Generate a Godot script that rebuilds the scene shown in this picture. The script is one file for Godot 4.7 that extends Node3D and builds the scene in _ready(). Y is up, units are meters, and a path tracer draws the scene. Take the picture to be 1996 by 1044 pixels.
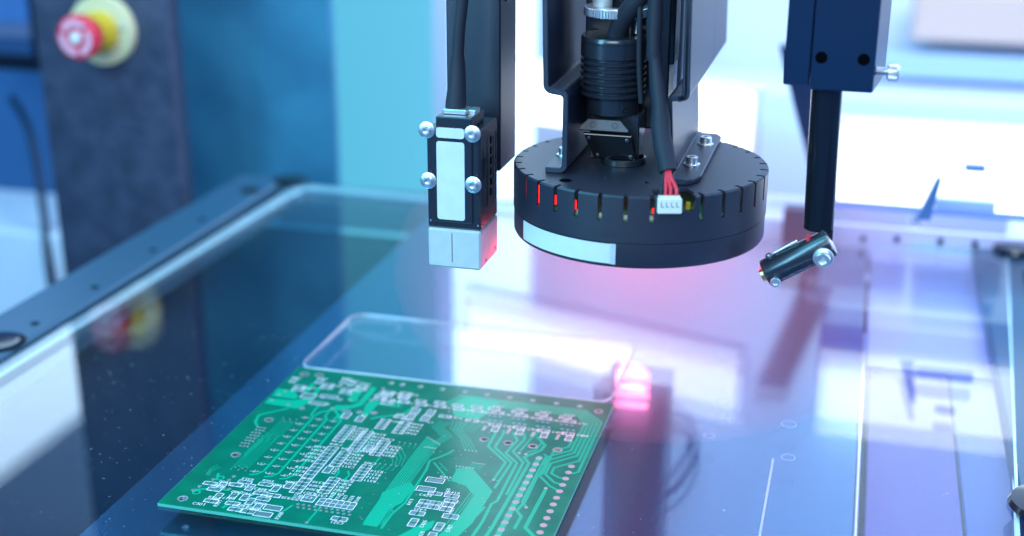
extends Node3D
# A machine-vision inspection station in close-up: a green circuit board on a glass table under a ring
# light, a laser sensor and a small probe. x runs along the board, y is up, z comes towards the viewer.
# The axis of the ring light is x = z = 0 and the top of the glass table is y = 0. Millimetres are
# used throughout the builders (mm() turns them into metres).

const MM := 0.001
var M := {}
var rng := RandomNumberGenerator.new()
var used_names := {}
var pad_meshes := {}


func _ready():
	rng.seed = 4711
	camera_and_light()
	make_materials()
	surroundings()
	table()
	ring_light()
	bracket()
	lens_unit()
	cables()
	sensor_left()
	probe_right()
	circuit_board()
	acrylic_sheet()
	stop_button()
	small_things()


# ---------------------------------------------------------------- camera, air and lamps

func camera_and_light():
	var cam := Camera3D.new()
	cam.name = "camera"
	cam.near = 0.02
	cam.far = 30.0
	cam.keep_aspect = Camera3D.KEEP_HEIGHT
	var fw := Vector3(-0.24382241, -0.33545157, -0.90995762).normalized()
	var up := Vector3(-0.09019244, 0.94205171, -0.32311591)
	var zz := -fw
	var xx := up.cross(zz).normalized()
	var yy := zz.cross(xx).normalized()
	cam.transform = Transform3D(Basis(xx, yy, zz), Vector3(0.0901, 0.2800, 0.5510))
	cam.fov = 22.963
	var at := CameraAttributesPhysical.new()
	at.frustum_focal_length = 59.08
	at.frustum_focus_distance = 0.562
	at.exposure_aperture = 5.8
	at.frustum_near = 0.02
	at.frustum_far = 30.0
	cam.attributes = at
	add_child(cam)
	cam.fov = 22.963

	var env := Environment.new()
	env.background_mode = Environment.BG_COLOR
	env.background_color = Color(0.28, 0.60, 1.0)
	env.background_energy_multiplier = 0.42
	env.tonemap_mode = Environment.TONE_MAPPER_LINEAR
	env.tonemap_exposure = 1.10
	env.volumetric_fog_enabled = true
	env.volumetric_fog_density = 0.0
	env.sdfgi_enabled = true
	env.ssao_enabled = true
	env.ssil_enabled = true
	var we := WorldEnvironment.new()
	we.name = "environment"
	we.environment = env
	add_child(we)

	area("overhead_teal_lamp", Vector3(-0.65, 0.95, 0.25), Vector3(-0.12, 0.0, 0.0), Vector2(0.9, 0.7), 0.75, Color(0.42, 0.88, 1.0))
	area("overhead_violet_lamp", Vector3(0.75, 0.95, 0.15), Vector3(0.05, 0.05, 0.0), Vector2(0.8, 0.7), 0.50, Color(0.66, 0.76, 1.0))
	area("front_soft_lamp", Vector3(0.10, 0.75, 1.35), Vector3(-0.02, 0.1, 0.0), Vector2(0.9, 0.6), 1.20, Color(0.86, 0.96, 1.0))
	area("front_strip_lamp", Vector3(-0.52, 0.45, 0.70), Vector3(-0.01, 0.15, 0.0), Vector2(0.22, 0.7), 0.70, Color(0.55, 0.85, 1.0))
	area("side_strip_lamp", Vector3(0.75, 0.40, -0.05), Vector3(0.03, 0.14, 0.0), Vector2(0.18, 0.6), 0.42, Color(0.60, 0.80, 1.0))
	area("wall_wash_lamp", Vector3(0.35, 0.85, -0.25), Vector3(0.35, 0.0, -0.95), Vector2(1.4, 0.3), 1.35, Color(0.84, 0.90, 1.0))


func area(called, from: Vector3, to: Vector3, size: Vector2, energy: float, color: Color):
	var l := AreaLight3D.new()
	l.name = called
	l.area_size = size
	l.light_energy = energy
	l.light_color = color
	l.shadow_enabled = true
	add_child(l)
	l.look_at_from_position(from, to, Vector3(0, 0, -1) if absf((to - from).normalized().y) > 0.98 else Vector3.UP)
	return l


# ---------------------------------------------------------------- materials

func mat(called, lin: Color, rough: float, metal := 0.0, spec := 0.5) -> StandardMaterial3D:
	var m := StandardMaterial3D.new()
	m.resource_name = called
	m.albedo_color = lin.linear_to_srgb()
	m.roughness = rough
	m.metallic = metal
	m.metallic_specular = spec
	M[called] = m
	return m


func noise_tex(freq: float, oct: int, a: Color, b: Color, size := 512, normal := false, bump := 1.0, s := 1) -> NoiseTexture2D:
	var n := FastNoiseLite.new()
	n.noise_type = FastNoiseLite.TYPE_SIMPLEX_SMOOTH
	n.frequency = freq
	n.fractal_octaves = oct
	n.seed = s
	var t := NoiseTexture2D.new()
	t.width = size
	t.height = size
	t.seamless = true
	t.noise = n
	if normal:
		t.as_normal_map = true
		t.bump_strength = bump
	else:
		var g := Gradient.new()
		g.offsets = PackedFloat32Array([0.25, 0.75])
		g.colors = PackedColorArray([a, b])
		t.color_ramp = g
	return t


func tri(m: StandardMaterial3D, scale: float):
	m.uv1_triplanar = true
	m.uv1_world_triplanar = true
	m.uv1_scale = Vector3.ONE * scale


func make_materials():
	var m := mat("black_anodized", Color(0.018, 0.022, 0.032), 0.27, 0.0, 0.65)
	m.roughness_texture = noise_tex(0.05, 4, Color(0.75, 0.75, 0.75), Color(1, 1, 1), 512, false, 1.0, 3)
	m.normal_enabled = true
	m.normal_texture = noise_tex(0.35, 2, Color.BLACK, Color.WHITE, 512, true, 1.2, 5)
	m.normal_scale = 0.05
	tri(m, 22.0)
	m = mat("black_powder", Color(0.024, 0.027, 0.045), 0.40, 0.0, 0.6)   # powder-coated steel: faint grain
	m.normal_enabled = true
	m.normal_texture = noise_tex(0.22, 3, Color.BLACK, Color.WHITE, 512, true, 3.0, 7)
	m.normal_scale = 0.35
	m.albedo_texture = noise_tex(0.3, 2, Color(0.75, 0.75, 0.78), Color(1, 1, 1), 512, false, 1.0, 9)
	tri(m, 30.0)
	var bb: StandardMaterial3D = m.duplicate()
	bb.resource_name = "blue_black_powder"
	bb.albedo_color = Color(0.014, 0.022, 0.048).linear_to_srgb()
	bb.roughness = 0.34
	M["blue_black_powder"] = bb
	mat("black_gloss", Color(0.008, 0.009, 0.013), 0.12, 0.0, 0.6)
	mat("black_rubber", Color(0.020, 0.024, 0.036), 0.62, 0.0, 0.4)
	mat("hole_black", Color(0.002, 0.002, 0.003), 0.9, 0.0, 0.1)
	m = mat("navy_paint", Color(0.003, 0.019, 0.056), 0.30, 0.0, 0.42)
	m.normal_enabled = true
	m.normal_texture = noise_tex(0.3, 2, Color.BLACK, Color.WHITE, 512, true, 1.5, 12)
	m.normal_scale = 0.15
	tri(m, 24.0)
	m = mat("steel", Color(0.80, 0.82, 0.82), 0.36, 1.0)
	mat("dark_steel", Color(0.20, 0.21, 0.23), 0.3, 1.0)
	mat("screw_black", Color(0.03, 0.032, 0.036), 0.45, 0.6)
	mat("brass", Color(0.72, 0.50, 0.24), 0.3, 1.0)
	m = mat("silver_block", Color(0.62, 0.66, 0.66), 0.5, 0.25)
	m.albedo_texture = noise_tex(0.02, 4, Color(0.97, 0.97, 0.97), Color(1, 1, 1), 512, false, 1.0, 19)
	tri(m, 12.0)
	m = mat("white_label", Color(0.72, 0.74, 0.74), 0.42)
	m.albedo_texture = noise_tex(0.015, 4, Color(0.975, 0.98, 0.98), Color(1, 1, 1), 512, false, 1.0, 21)
	tri(m, 15.0)
	mat("white_plastic", Color(0.74, 0.72, 0.66), 0.4)
	mat("slot_grey", Color(0.12, 0.12, 0.11), 0.6)
	mat("wire_red", Color(0.85, 0.025, 0.045), 0.35)
	# circuit board
	m = mat("solder_mask", Color(0.0008, 0.165, 0.083), 0.13, 0.0, 0.34)
	m.albedo_texture = noise_tex(0.012, 4, Color(0.90, 0.92, 0.94), Color(1, 1, 1), 512, false, 1.0, 23)
	m.normal_enabled = true
	m.normal_texture = noise_tex(0.02, 3, Color.BLACK, Color.WHITE, 512, true, 1.0, 25)
	m.normal_scale = 0.05
	tri(m, 9.0)
	mat("mask_on_copper", Color(0.001, 0.38, 0.19), 0.15, 0.0, 0.34)
	mat("solder", Color(0.17, 0.31, 0.30), 0.36, 0.6)
	mat("tin", Color(0.36, 0.41, 0.39), 0.36, 0.7)
	mat("silkscreen", Color(0.86, 0.95, 0.95), 0.5)
	mat("board_edge", Color(0.05, 0.36, 0.25), 0.4)
	mat("component_green", Color(0.10, 0.45, 0.25), 0.4)
	# glass and metals of the table
	m = mat("glass", Color(0.55, 0.9, 0.95), 0.0, 0.0, 0.5)
	m.transparency = BaseMaterial3D.TRANSPARENCY_ALPHA
	m.albedo_color.a = 0.0
	m = mat("glass_edge", Color(0.50, 0.82, 0.85), 0.14, 0.0, 0.6)
	m = mat("clear_plastic", Color(0.8, 0.9, 1.0), 0.0, 0.0, 0.5)
	m.transparency = BaseMaterial3D.TRANSPARENCY_ALPHA
	m.albedo_color.a = 0.0
	mat("plastic_edge", Color(0.45, 0.53, 0.58), 0.15, 0.0, 0.6)
	m = mat("blue_platen", Color(0.045, 0.205, 0.40), 0.17, 0.90, 0.5)
	m.normal_enabled = true
	m.normal_texture = noise_tex(0.06, 4, Color.BLACK, Color.WHITE, 512, true, 2.0, 27)
	m.normal_scale = 0.12
	tri(m, 14.0)
	mat("platen_edge", Color(0.80, 0.84, 0.95), 0.2, 0.9)
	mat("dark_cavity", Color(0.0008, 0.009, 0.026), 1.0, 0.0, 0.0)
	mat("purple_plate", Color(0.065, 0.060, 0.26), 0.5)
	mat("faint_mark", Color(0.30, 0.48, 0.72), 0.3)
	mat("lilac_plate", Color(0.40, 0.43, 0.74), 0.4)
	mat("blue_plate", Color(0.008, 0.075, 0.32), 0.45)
	m = mat("frame_paint", Color(0.034, 0.105, 0.170), 0.38, 0.2, 0.5)
	m.normal_enabled = true
	m.normal_texture = noise_tex(0.3, 2, Color.BLACK, Color.WHITE, 512, true, 1.5, 31)
	m.normal_scale = 0.15
	tri(m, 20.0)
	# surroundings
	m = mat("panel_grey", Color(0.044, 0.056, 0.098), 0.55)
	m.albedo_texture = noise_tex(0.013, 5, Color(0.78, 0.80, 0.84), Color(1, 1, 1), 512, false, 1.0, 33)
	m.normal_enabled = true
	m.normal_texture = noise_tex(0.03, 4, Color.BLACK, Color.WHITE, 512, true, 3.0, 34)
	m.normal_scale = 0.4
	tri(m, 5.0)
	m = mat("teal_wall", Color(0.034, 0.205, 0.31), 0.45)
	m.albedo_texture = noise_tex(0.006, 4, Color(0.82, 0.86, 0.90), Color(1, 1, 1), 512, false, 1.0, 35)
	tri(m, 3.0)
	mat("pale_wall", Color(0.74, 0.78, 0.86), 0.7)
	mat("lilac_paint", Color(0.74, 0.76, 0.95), 0.5)
	mat("pale_paint", Color(0.80, 0.83, 0.93), 0.4)
	mat("blue_paint", Color(0.065, 0.18, 0.38), 0.4)
	mat("sky_paint", Color(0.42, 0.56, 0.78), 0.5)
	mat("bright_blue", Color(0.16, 0.30, 0.95), 0.5)
	mat("light_blue_paint", Color(0.12, 0.25, 0.54), 0.4)
	mat("teal_board", Color(0.03, 0.46, 0.62), 0.5)
	mat("peach_paint", Color(0.72, 0.50, 0.42), 0.6)
	mat("floor_grey", Color(0.25, 0.28, 0.36), 0.5)
	mat("red_plastic", Color(0.72, 0.015, 0.05), 0.22, 0.0, 0.5)
	mat("pink_print", Color(0.85, 0.42, 0.50), 0.3)
	mat("yellow_plastic", Color(0.62, 0.42, 0.02), 0.35)
	mat("yellow_plate", Color(0.66, 0.58, 0.33), 0.4)
	glow("bright_diffuser", Color(0.88, 0.93, 1.0), 2.8)
	glow("window_glow", Color(0.70, 0.86, 1.0), 3.0)
	glow("brighter_diffuser", Color(0.86, 0.93, 1.0), 3.0)
	glow("teal_diffuser", Color(0.36, 0.78, 0.92), 0.80)
	glow("red_led", Color(1.0, 0.10, 0.04), 2.2)
	glow("pink_bar", Color(1.0, 0.80, 0.85), 1.9)
	glow("ring_glow", Color(1.0, 0.26, 0.36), 6.5)


func glow(called, c: Color, e: float):
	var m := mat(called, Color(0.05, 0.06, 0.07), 0.7, 0.0, 0.2)
	m.emission_enabled = true
	m.emission = c
	m.emission_energy_multiplier = e


# ---------------------------------------------------------------- mesh building

class MB:
	var st := SurfaceTool.new()

	func _init():
		st.begin(Mesh.PRIMITIVE_TRIANGLES)

	func t3(a: Vector3, b: Vector3, c: Vector3, na: Vector3, nb: Vector3, nc: Vector3):   # counter-clockwise from outside
		st.set_normal(na); st.add_vertex(a)
		st.set_normal(nc); st.add_vertex(c)
		st.set_normal(nb); st.add_vertex(b)

	func t(a: Vector3, b: Vector3, c: Vector3):
		var n := (b - a).cross(c - a)
		if n.length_squared() < 1e-22:
			return
		n = n.normalized()
		t3(a, b, c, n, n, n)

	func q(a: Vector3, b: Vector3, c: Vector3, d: Vector3):
		t(a, b, c)
		t(a, c, d)

	# a box of centre c and size s (mm), its edges chamfered by b
	func box(c: Vector3, s: Vector3, b := 0.0, x := Transform3D()):
		var h := s * 0.5
		if b <= 0.0:
			for ax in 3:
				for sg in [-1.0, 1.0]:
					var u := (ax + 1) % 3
					var v := (ax + 2) % 3
					var p := []
					for k in [[-1.0, -1.0], [1.0, -1.0], [1.0, 1.0], [-1.0, 1.0]]:
						var w := Vector3.ZERO
						w[ax] = sg * h[ax]; w[u] = k[0] * h[u]; w[v] = k[1] * h[v]
						p.append(x * ((c + w) * 0.001))
					if sg > 0: q(p[0], p[1], p[2], p[3])
					else: q(p[3], p[2], p[1], p[0])
			return
		var f := func(ax: int, sx: float, sy: float, sz: float) -> Vector3:
			var sgn := Vector3(sx, sy, sz)
			var w := Vector3.ZERO
			for k in 3:
				w[k] = sgn[k] * (h[k] - (0.0 if k == ax else b))
			return x * ((c + w) * 0.001)
		for ax in 3:
			var u := (ax + 1) % 3
			var v := (ax + 2) % 3
			for sg in [-1.0, 1.0]:
				var p := []
				for k in [[-1.0, -1.0], [1.0, -1.0], [1.0, 1.0], [-1.0, 1.0]]:
					var s3 := Vector3.ZERO
					s3[ax] = sg; s3[u] = k[0]; s3[v] = k[1]
					p.append(f.call(ax, s3.x, s3.y, s3.z))
				if sg > 0: q(p[0], p[1], p[2], p[3])
				else: q(p[3], p[2], p[1], p[0])
			# the four edges that run along ax
			for su in [-1.0, 1.0]:
				for sv in [-1.0, 1.0]:
					var lo := Vector3.ZERO
					lo[ax] = -1.0; lo[u] = su; lo[v] = sv
					var hi := lo
					hi[ax] = 1.0
					var a1 = f.call(u, lo.x, lo.y, lo.z)
					var a2 = f.call(u, hi.x, hi.y, hi.z)
					var b1 = f.call(v, lo.x, lo.y, lo.z)
					var b2 = f.call(v, hi.x, hi.y, hi.z)
					if su * sv > 0: q(a1, b1, b2, a2)
					else: q(a1, a2, b2, b1)
		for sx in [-1.0, 1.0]:
			for sy in [-1.0, 1.0]:
				for sz in [-1.0, 1.0]:
					var p0 = f.call(0, sx, sy, sz)
					var p1 = f.call(1, sx, sy, sz)
					var p2 = f.call(2, sx, sy, sz)
					if sx * sy * sz > 0: t(p0, p1, p2)
					else: t(p0, p2, p1)

	# a profile of (radius, height) in mm, from bottom to top on the outside, turned about local y
	func lathe(x: Transform3D, prof: Array, seg := 48, a0 := 0.0, a1 := TAU, hex := []):
		var n := prof.size()
		var nr := []
		for i in n - 1:
			var d: Vector2 = prof[i + 1] - prof[i]
			nr.append(Vector2(d.y, -d.x).normalized() if d.length() > 1e-6 else Vector2(0, 1))
		for i in n - 1:
			var n0: Vector2 = nr[i]
			var n1: Vector2 = nr[i]
			if i > 0 and nr[i].dot(nr[i - 1]) > 0.72: n0 = (nr[i] + nr[i - 1]).normalized()
			if i < n - 2 and nr[i].dot(nr[i + 1]) > 0.72: n1 = (nr[i] + nr[i + 1]).normalized()
			for k in seg:
				var t0 := lerpf(a0, a1, float(k) / seg)
				var t1 := lerpf(a0, a1, float(k + 1) / seg)
				var d0 := Vector3(sin(t0), 0, cos(t0))
				var d1 := Vector3(sin(t1), 0, cos(t1))
				var pa: Vector2 = prof[i]
				var pb: Vector2 = prof[i + 1]
				var r00 := pa.x; var r01 := pa.x; var r10 := pb.x; var r11 := pb.x
				if i in hex:
					r00 *= hx(t0); r01 *= hx(t1)
				if (i + 1) in hex:
					r10 *= hx(t0); r11 *= hx(t1)
				var a := x * ((d0 * r00 + Vector3.UP * pa.y) * 0.001)
				var b := x * ((d1 * r01 + Vector3.UP * pa.y) * 0.001)
				var c := x * ((d1 * r11 + Vector3.UP * pb.y) * 0.001)
				var d := x * ((d0 * r10 + Vector3.UP * pb.y) * 0.001)
				var B := x.basis
				var na := (B * (d0 * n0.x + Vector3.UP * n0.y)).normalized()
				var nb := (B * (d1 * n0.x + Vector3.UP * n0.y)).normalized()
				var nc := (B * (d1 * n1.x + Vector3.UP * n1.y)).normalized()
				var nd := (B * (d0 * n1.x + Vector3.UP * n1.y)).normalized()
				if hex.size() and (i in hex) and ((i + 1) in hex):
					q(a, b, c, d)
				else:
					if pa.x > 1e-6: t3(a, b, c, na, nb, nc)
					if pb.x > 1e-6: t3(a, c, d, na, nc, nd)

	func hx(t: float) -> float:
		return 1.0 / cos(fposmod(t, PI / 3.0) - PI / 6.0)

	# a round bar along points (metres) of radius r (mm, or one per point)
	func tube(pts: Array, r, seg := 12, flat := 1.0):
		var n := pts.size()
		var fr := []
		var side := Vector3.ZERO
		for i in n:
			var d: Vector3 = (pts[mini(i + 1, n - 1)] - pts[maxi(i - 1, 0)]).normalized()
			if side == Vector3.ZERO:
				side = d.cross(Vector3.UP if absf(d.y) < 0.9 else Vector3(0, 0, 1)).normalized()
			side = (side - d * side.dot(d)).normalized()
			fr.append([side, d.cross(side).normalized(), d])
		for i in n - 1:
			var ra: float = (r[i] if r is Array else r) * 0.001
			var rb: float = (r[i + 1] if r is Array else r) * 0.001
			for k in seg:
				var o := []
				for j in [[i, k, ra], [i, k + 1, ra], [i + 1, k + 1, rb], [i + 1, k, rb]]:
					var ang: float = TAU * j[1] / seg
					var nn: Vector3 = fr[j[0]][0] * cos(ang) + fr[j[0]][1] * sin(ang) * flat
					o.append([pts[j[0]] + nn * j[2], nn.normalized()])
				t3(o[0][0], o[1][0], o[2][0], o[0][1], o[1][1], o[2][1])
				t3(o[0][0], o[2][0], o[3][0], o[0][1], o[2][1], o[3][1])
		for e in [0, n - 1]:
			var re: float = (r[e] if r is Array else r) * 0.001
			for k in seg:
				var p := []
				for kk in [k, k + 1]:
					var ang: float = TAU * kk / seg
					p.append(pts[e] + (fr[e][0] * cos(ang) + fr[e][1] * sin(ang) * flat) * re)
				if e == 0: t(pts[e], p[1], p[0])
				else: t(pts[e], p[0], p[1])

	# a flat outline (mm, counter-clockwise seen from +z) made solid from local z = 0 to depth, edges chamfered by b
	func prism(x: Transform3D, poly: PackedVector2Array, depth: float, b := 0.0):
		if Geometry2D.is_polygon_clockwise(poly):
			poly.reverse()
		var n := poly.size()
		var inner := PackedVector2Array()
		for i in n:
			var e0 := (poly[i] - poly[(i + n - 1) % n]).normalized()
			var e1 := (poly[(i + 1) % n] - poly[i]).normalized()
			var m0 := Vector2(-e0.y, e0.x)
			var m1 := Vector2(-e1.y, e1.x)
			inner.append(poly[i] + (m0 + m1) / maxf(0.25, 1.0 + m0.dot(m1)) * b)
		var idx := Geometry2D.triangulate_polygon(inner)
		var P := func(v: Vector2, z: float) -> Vector3: return x * (Vector3(v.x, v.y, z) * 0.001)
		for k in range(0, idx.size(), 3):
			var a := inner[idx[k]]; var c := inner[idx[k + 1]]; var d := inner[idx[k + 2]]
			if (c - a).cross(d - a) < 0:
				var sw := c
				c = d
				d = sw
			t(P.call(a, depth), P.call(c, depth), P.call(d, depth))
			t(P.call(a, 0.0), P.call(d, 0.0), P.call(c, 0.0))
		for i in n:
			var j := (i + 1) % n
			q(P.call(poly[i], b), P.call(poly[j], b), P.call(poly[j], depth - b), P.call(poly[i], depth - b))
			if b > 0.0:
				q(P.call(poly[i], depth - b), P.call(poly[j], depth - b), P.call(inner[j], depth), P.call(inner[i], depth))
				q(P.call(inner[i], 0.0), P.call(inner[j], 0.0), P.call(poly[j], b), P.call(poly[i], b))

	func mesh(m: Material) -> ArrayMesh:
		var am := st.commit()
		am.surface_set_material(0, m)
		return am


func numbered(called: String) -> String:
	var k: int = used_names.get(called, 0)
	used_names[called] = k + 1
	return called if k == 0 else "%s_%03d" % [called, k]


func put(mb: MB, called: String, m: String, parent: Node = null) -> MeshInstance3D:
	return put_mesh(mb.mesh(M[m]), called, parent)


func put_mesh(mesh: Mesh, called: String, parent: Node = null, at := Transform3D()) -> MeshInstance3D:
	var o := MeshInstance3D.new()
	o.mesh = mesh
	o.transform = at
	o.cast_shadow = GeometryInstance3D.SHADOW_CASTING_SETTING_ON
	if parent == null:
		o.name = numbered(called)
		add_child(o)
	else:
		o.name = called
		if parent.has_node(NodePath(called)):
			var k := 1
			while parent.has_node(NodePath("%s_%03d" % [called, k])):
				k += 1
			o.name = "%s_%03d" % [called, k]
		parent.add_child(o, true)
	return o


func thing(called: String, label: String, category: String, group := "") -> Node3D:
	var o := Node3D.new()
	o.name = numbered(called)
	add_child(o)
	return tag(o, label, category, group)


func tag(o: Node3D, label: String, category: String, group := "") -> Node3D:
	o.set_meta("label", label)
	o.set_meta("category", category)
	if group:
		o.set_meta("group", group)
	return o


func structure(o: Node3D, label := "") -> Node3D:
	o.set_meta("kind", "structure")
	if label:
		o.set_meta("label", label)
	return o


func v3(x: float, y: float, z: float) -> Vector3:
	return Vector3(x, y, z) * MM


func at(x: float, y: float, z: float, b := Basis()) -> Transform3D:
	return Transform3D(b, v3(x, y, z))


# a basis whose y axis is d
func along(d: Vector3) -> Basis:
	d = d.normalized()
	var s := d.cross(Vector3(0, 0, 1) if absf(d.z) < 0.9 else Vector3.RIGHT).normalized()
	return Basis(s, d, s.cross(d))


func curve(ctrl: Array, per := 8) -> Array:   # Catmull-Rom through points in mm, in metres
	var out := []
	var n := ctrl.size()
	for i in n - 1:
		var p0: Vector3 = ctrl[maxi(i - 1, 0)]
		var p1: Vector3 = ctrl[i]
		var p2: Vector3 = ctrl[i + 1]
		var p3: Vector3 = ctrl[mini(i + 2, n - 1)]
		for k in per:
			out.append(p1.cubic_interpolate(p2, p0, p3, float(k) / per) * MM)
	out.append(ctrl[n - 1] * MM)
	return out


func rounded_rect(x0: float, y0: float, x1: float, y1: float, r: float, n := 5) -> PackedVector2Array:
	var out := PackedVector2Array()
	for c in [[x1 - r, y1 - r, 0.0], [x0 + r, y1 - r, 90.0], [x0 + r, y0 + r, 180.0], [x1 - r, y0 + r, 270.0]]:
		for k in n + 1:
			var a := deg_to_rad(c[2] + 90.0 * k / n)
			out.append(Vector2(c[0] + cos(a) * r, c[1] + sin(a) * r))
	return out


func fillet(pts: Array, r: float, n := 6) -> PackedVector2Array:   # open polyline with rounded bends
	var out := PackedVector2Array([pts[0]])
	for i in range(1, pts.size() - 1):
		var p: Vector2 = pts[i]
		var a: Vector2 = (pts[i - 1] - p).normalized()
		var b: Vector2 = (pts[i + 1] - p).normalized()
		var half := acos(clampf(a.dot(b), -1, 1)) * 0.5
		var tl := r / tan(half)
		var c := p + (a + b).normalized() * (r / sin(half))
		var s0 := p + a * tl - c
		var s1 := p + b * tl - c
		for k in n + 1:
			out.append(c + s0.slerp(s1, float(k) / n))
	out.append(pts[pts.size() - 1])
	return out


func sheet_outline(pts: Array, r: float, thick: float) -> PackedVector2Array:
	var line := fillet(pts, r)
	var l := PackedVector2Array()
	var rr := PackedVector2Array()
	for i in line.size():
		var d := (line[mini(i + 1, line.size() - 1)] - line[maxi(i - 1, 0)]).normalized()
		var nn := Vector2(-d.y, d.x) * thick * 0.5
		l.append(line[i] + nn)
		rr.append(line[i] - nn)
	rr.reverse()
	l.append_array(rr)
	return l


# hexagon socket cap screw: base of the washer at the origin of x, axis along its y
func cap_screw(parent: Node3D, x: Transform3D, head_r: float, head_h: float, washer_r := 0.0, washer_h := 0.6, called := "screw", material := "steel"):
	var y0 := 0.0
	var s: MeshInstance3D
	var mb := MB.new()
	var hr := head_r * 0.5
	y0 = washer_h if washer_r > 0.0 else 0.0
	mb.lathe(x, [Vector2(head_r, y0), Vector2(head_r, y0 + head_h - 0.25), Vector2(head_r - 0.25, y0 + head_h), Vector2(hr, y0 + head_h), Vector2(hr, y0 + head_h * 0.45), Vector2(0.0, y0 + head_h * 0.40)], 36, 0.0, TAU, [3, 4])
	s = put(mb, called, material, parent)
	if washer_r > 0.0:
		var w := MB.new()
		w.lathe(x, [Vector2(washer_r, 0.0), Vector2(washer_r, washer_h * 0.7), Vector2(washer_r - 0.2, washer_h), Vector2(head_r * 0.6, washer_h)], 40)
		put(w, "washer", "steel", s)
	return s


# ---------------------------------------------------------------- what stands round the table

func solid(called, m, c: Vector3, s: Vector3, b: float, parent: Node = null) -> MeshInstance3D:
	var mb := MB.new()
	mb.box(c, s, b)
	return put(mb, called, m, parent)


func surroundings():
	structure(solid("floor", "floor_grey", Vector3(0, -620, -200), Vector3(6000, 20, 5000), 0))
	structure(solid("back_wall", "pale_wall", Vector3(200, 150, -1010), Vector3(3600, 1540, 40), 0))
	var p := thing("control_panel", "mottled dark grey steel panel with the red stop button", "panel")
	solid("front_plate", "panel_grey", Vector3(-478, 300, -351), Vector3(117, 900, 6), 1.5, p)
	solid("side_plate", "navy_paint", Vector3(-424, 300, -362), Vector3(6, 896, 14), 1.0, p)
	var w := thing("machine_side_wall", "smooth teal blue machine wall right of the grey panel", "wall")
	solid("wall_sheet", "teal_wall", Vector3(-420, 300, -480), Vector3(156, 1000, 8), 1.0, w)
	w = thing("lit_side_screen", "pale translucent teal light screen between wall and white window", "screen")
	solid("diffuser", "teal_diffuser", Vector3(-370, 300, -640), Vector3(124, 1000, 6), 1.0, w)
	# the tall bright window and the two bright bars behind the table
	w = thing("tall_window", "tall glaring white window behind the black laser sensor", "window")
	solid("pane", "window_glow", Vector3(-226, 130, -560), Vector3(76, 640, 4), 0.5, w)
	area("tall_window_light", v3(-226, 150, -550), v3(-226, 150, 0), Vector2(0.07, 0.5), 0.012, Color(0.85, 0.93, 1.0))
	w = thing("light_bar", "long white diffuser light bar behind the ring light", "lamp", "")
	var yaw := Transform3D(Basis(Vector3.UP, -0.304), v3(-72, 88, -300))
	var lb := MB.new()
	lb.box(Vector3(-8, 0, 0), Vector3(220, 40, 6), 1.0, yaw)
	put(lb, "diffuser", "bright_diffuser", w)
	lb = MB.new()
	lb.box(Vector3(-8, 0, -9.2), Vector3(226, 46, 12), 1.5, yaw)
	put(lb, "housing", "pale_paint", w)
	area("light_bar_light", yaw * v3(0, 0, 4), yaw * v3(0, 0, 100), Vector2(0.22, 0.037), 0.003, Color(0.9, 0.95, 1.0))
	w = thing("light_bar", "long white diffuser light bar behind the thin black rod", "lamp", "")
	solid("diffuser", "brighter_diffuser", Vector3(190, 73, -246), Vector3(220, 46, 6), 1.0, w)
	solid("housing", "pale_paint", Vector3(190, 74, -256), Vector3(226, 52, 12), 1.5, w)
	solid("underside", "bright_blue", Vector3(190, 45.5, -280), Vector3(224, 3, 60), 0.6, w)
	area("light_bar_light_001", v3(190, 73, -242), v3(190, 73, 0), Vector2(0.21, 0.042), 0.003, Color(0.9, 0.95, 1.0))
	w = thing("side_window", "bright strip window at far left, seen only mirrored in the table", "window")
	solid("pane", "window_glow", Vector3(-622, 240, -330), Vector3(4, 92, 640), 0.5, w)
	solid("sill", "blue_paint", Vector3(-624, 172, -330), Vector3(14, 40, 640), 1.0, w)
	area("side_window_light", v3(-619, 240, -330), v3(0, 240, -330), Vector2(0.62, 0.09), 0.02, Color(0.8, 0.9, 1.0))

	# the machine's rear deck: pale blocks behind the glass
	w = thing("rear_deck", "pale lilac rear deck of the machine with small dark holes", "machine deck")
	solid("deck_plate", "lilac_paint", Vector3(120, -3, -362), Vector3(420, 24, 60), 1.5, w)
	for h in [[100, -1], [122, 1], [150, 2], [172, 2]]:
		var mb := MB.new()
		mb.lathe(Transform3D(Basis(Vector3.RIGHT, PI / 2), v3(h[0], h[1], -331.9)), [Vector2(2.2, 0), Vector2(2.2, 0.3), Vector2(0, 0.3)], 16)
		put(mb, "hole", "hole_black", w)
	w = thing("pale_block", "pale machine block on the deck left of the dark gap", "machine block", "")
	solid("body", "pale_paint", Vector3(97, 24, -352), Vector3(66, 30, 36), 2.0, w)
	w = thing("pale_block", "pale machine block on the deck right of the dark gap", "machine block", "")
	solid("body", "pale_paint", Vector3(164, 24, -352), Vector3(56, 30, 36), 2.0, w)
	solid("blue_band", "sky_paint", Vector3(164, 47, -356), Vector3(52, 14, 24), 1.0, w)
	w = thing("dark_wedge", "blue upright wedge in the gap between pale machine blocks", "wedge")
	var mb2 := MB.new()
	mb2.prism(at(131, 46, -236), PackedVector2Array([Vector2(-3, 0), Vector2(5, 0), Vector2(9, 26), Vector2(6, 26)]), 6, 0.4)
	put(mb2, "blade", "blue_paint", w)
	tag(solid("grip_bar", "blue_paint", Vector3(158, 78, -238), Vector3(12, 4, 6), 1.0), "short blue handle on the white bar at far right", "handle")
	tag(solid("bar_tray", "sky_paint", Vector3(155, 55, -239), Vector3(34, 7, 5), 1.0), "pale blue strip low on the white bar at far right", "strip")
	# the dark brace and the foot behind the rod
	w = thing("dark_brace", "dark blurred brace leaning up behind the black block", "brace")
	var b := MB.new()
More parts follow.
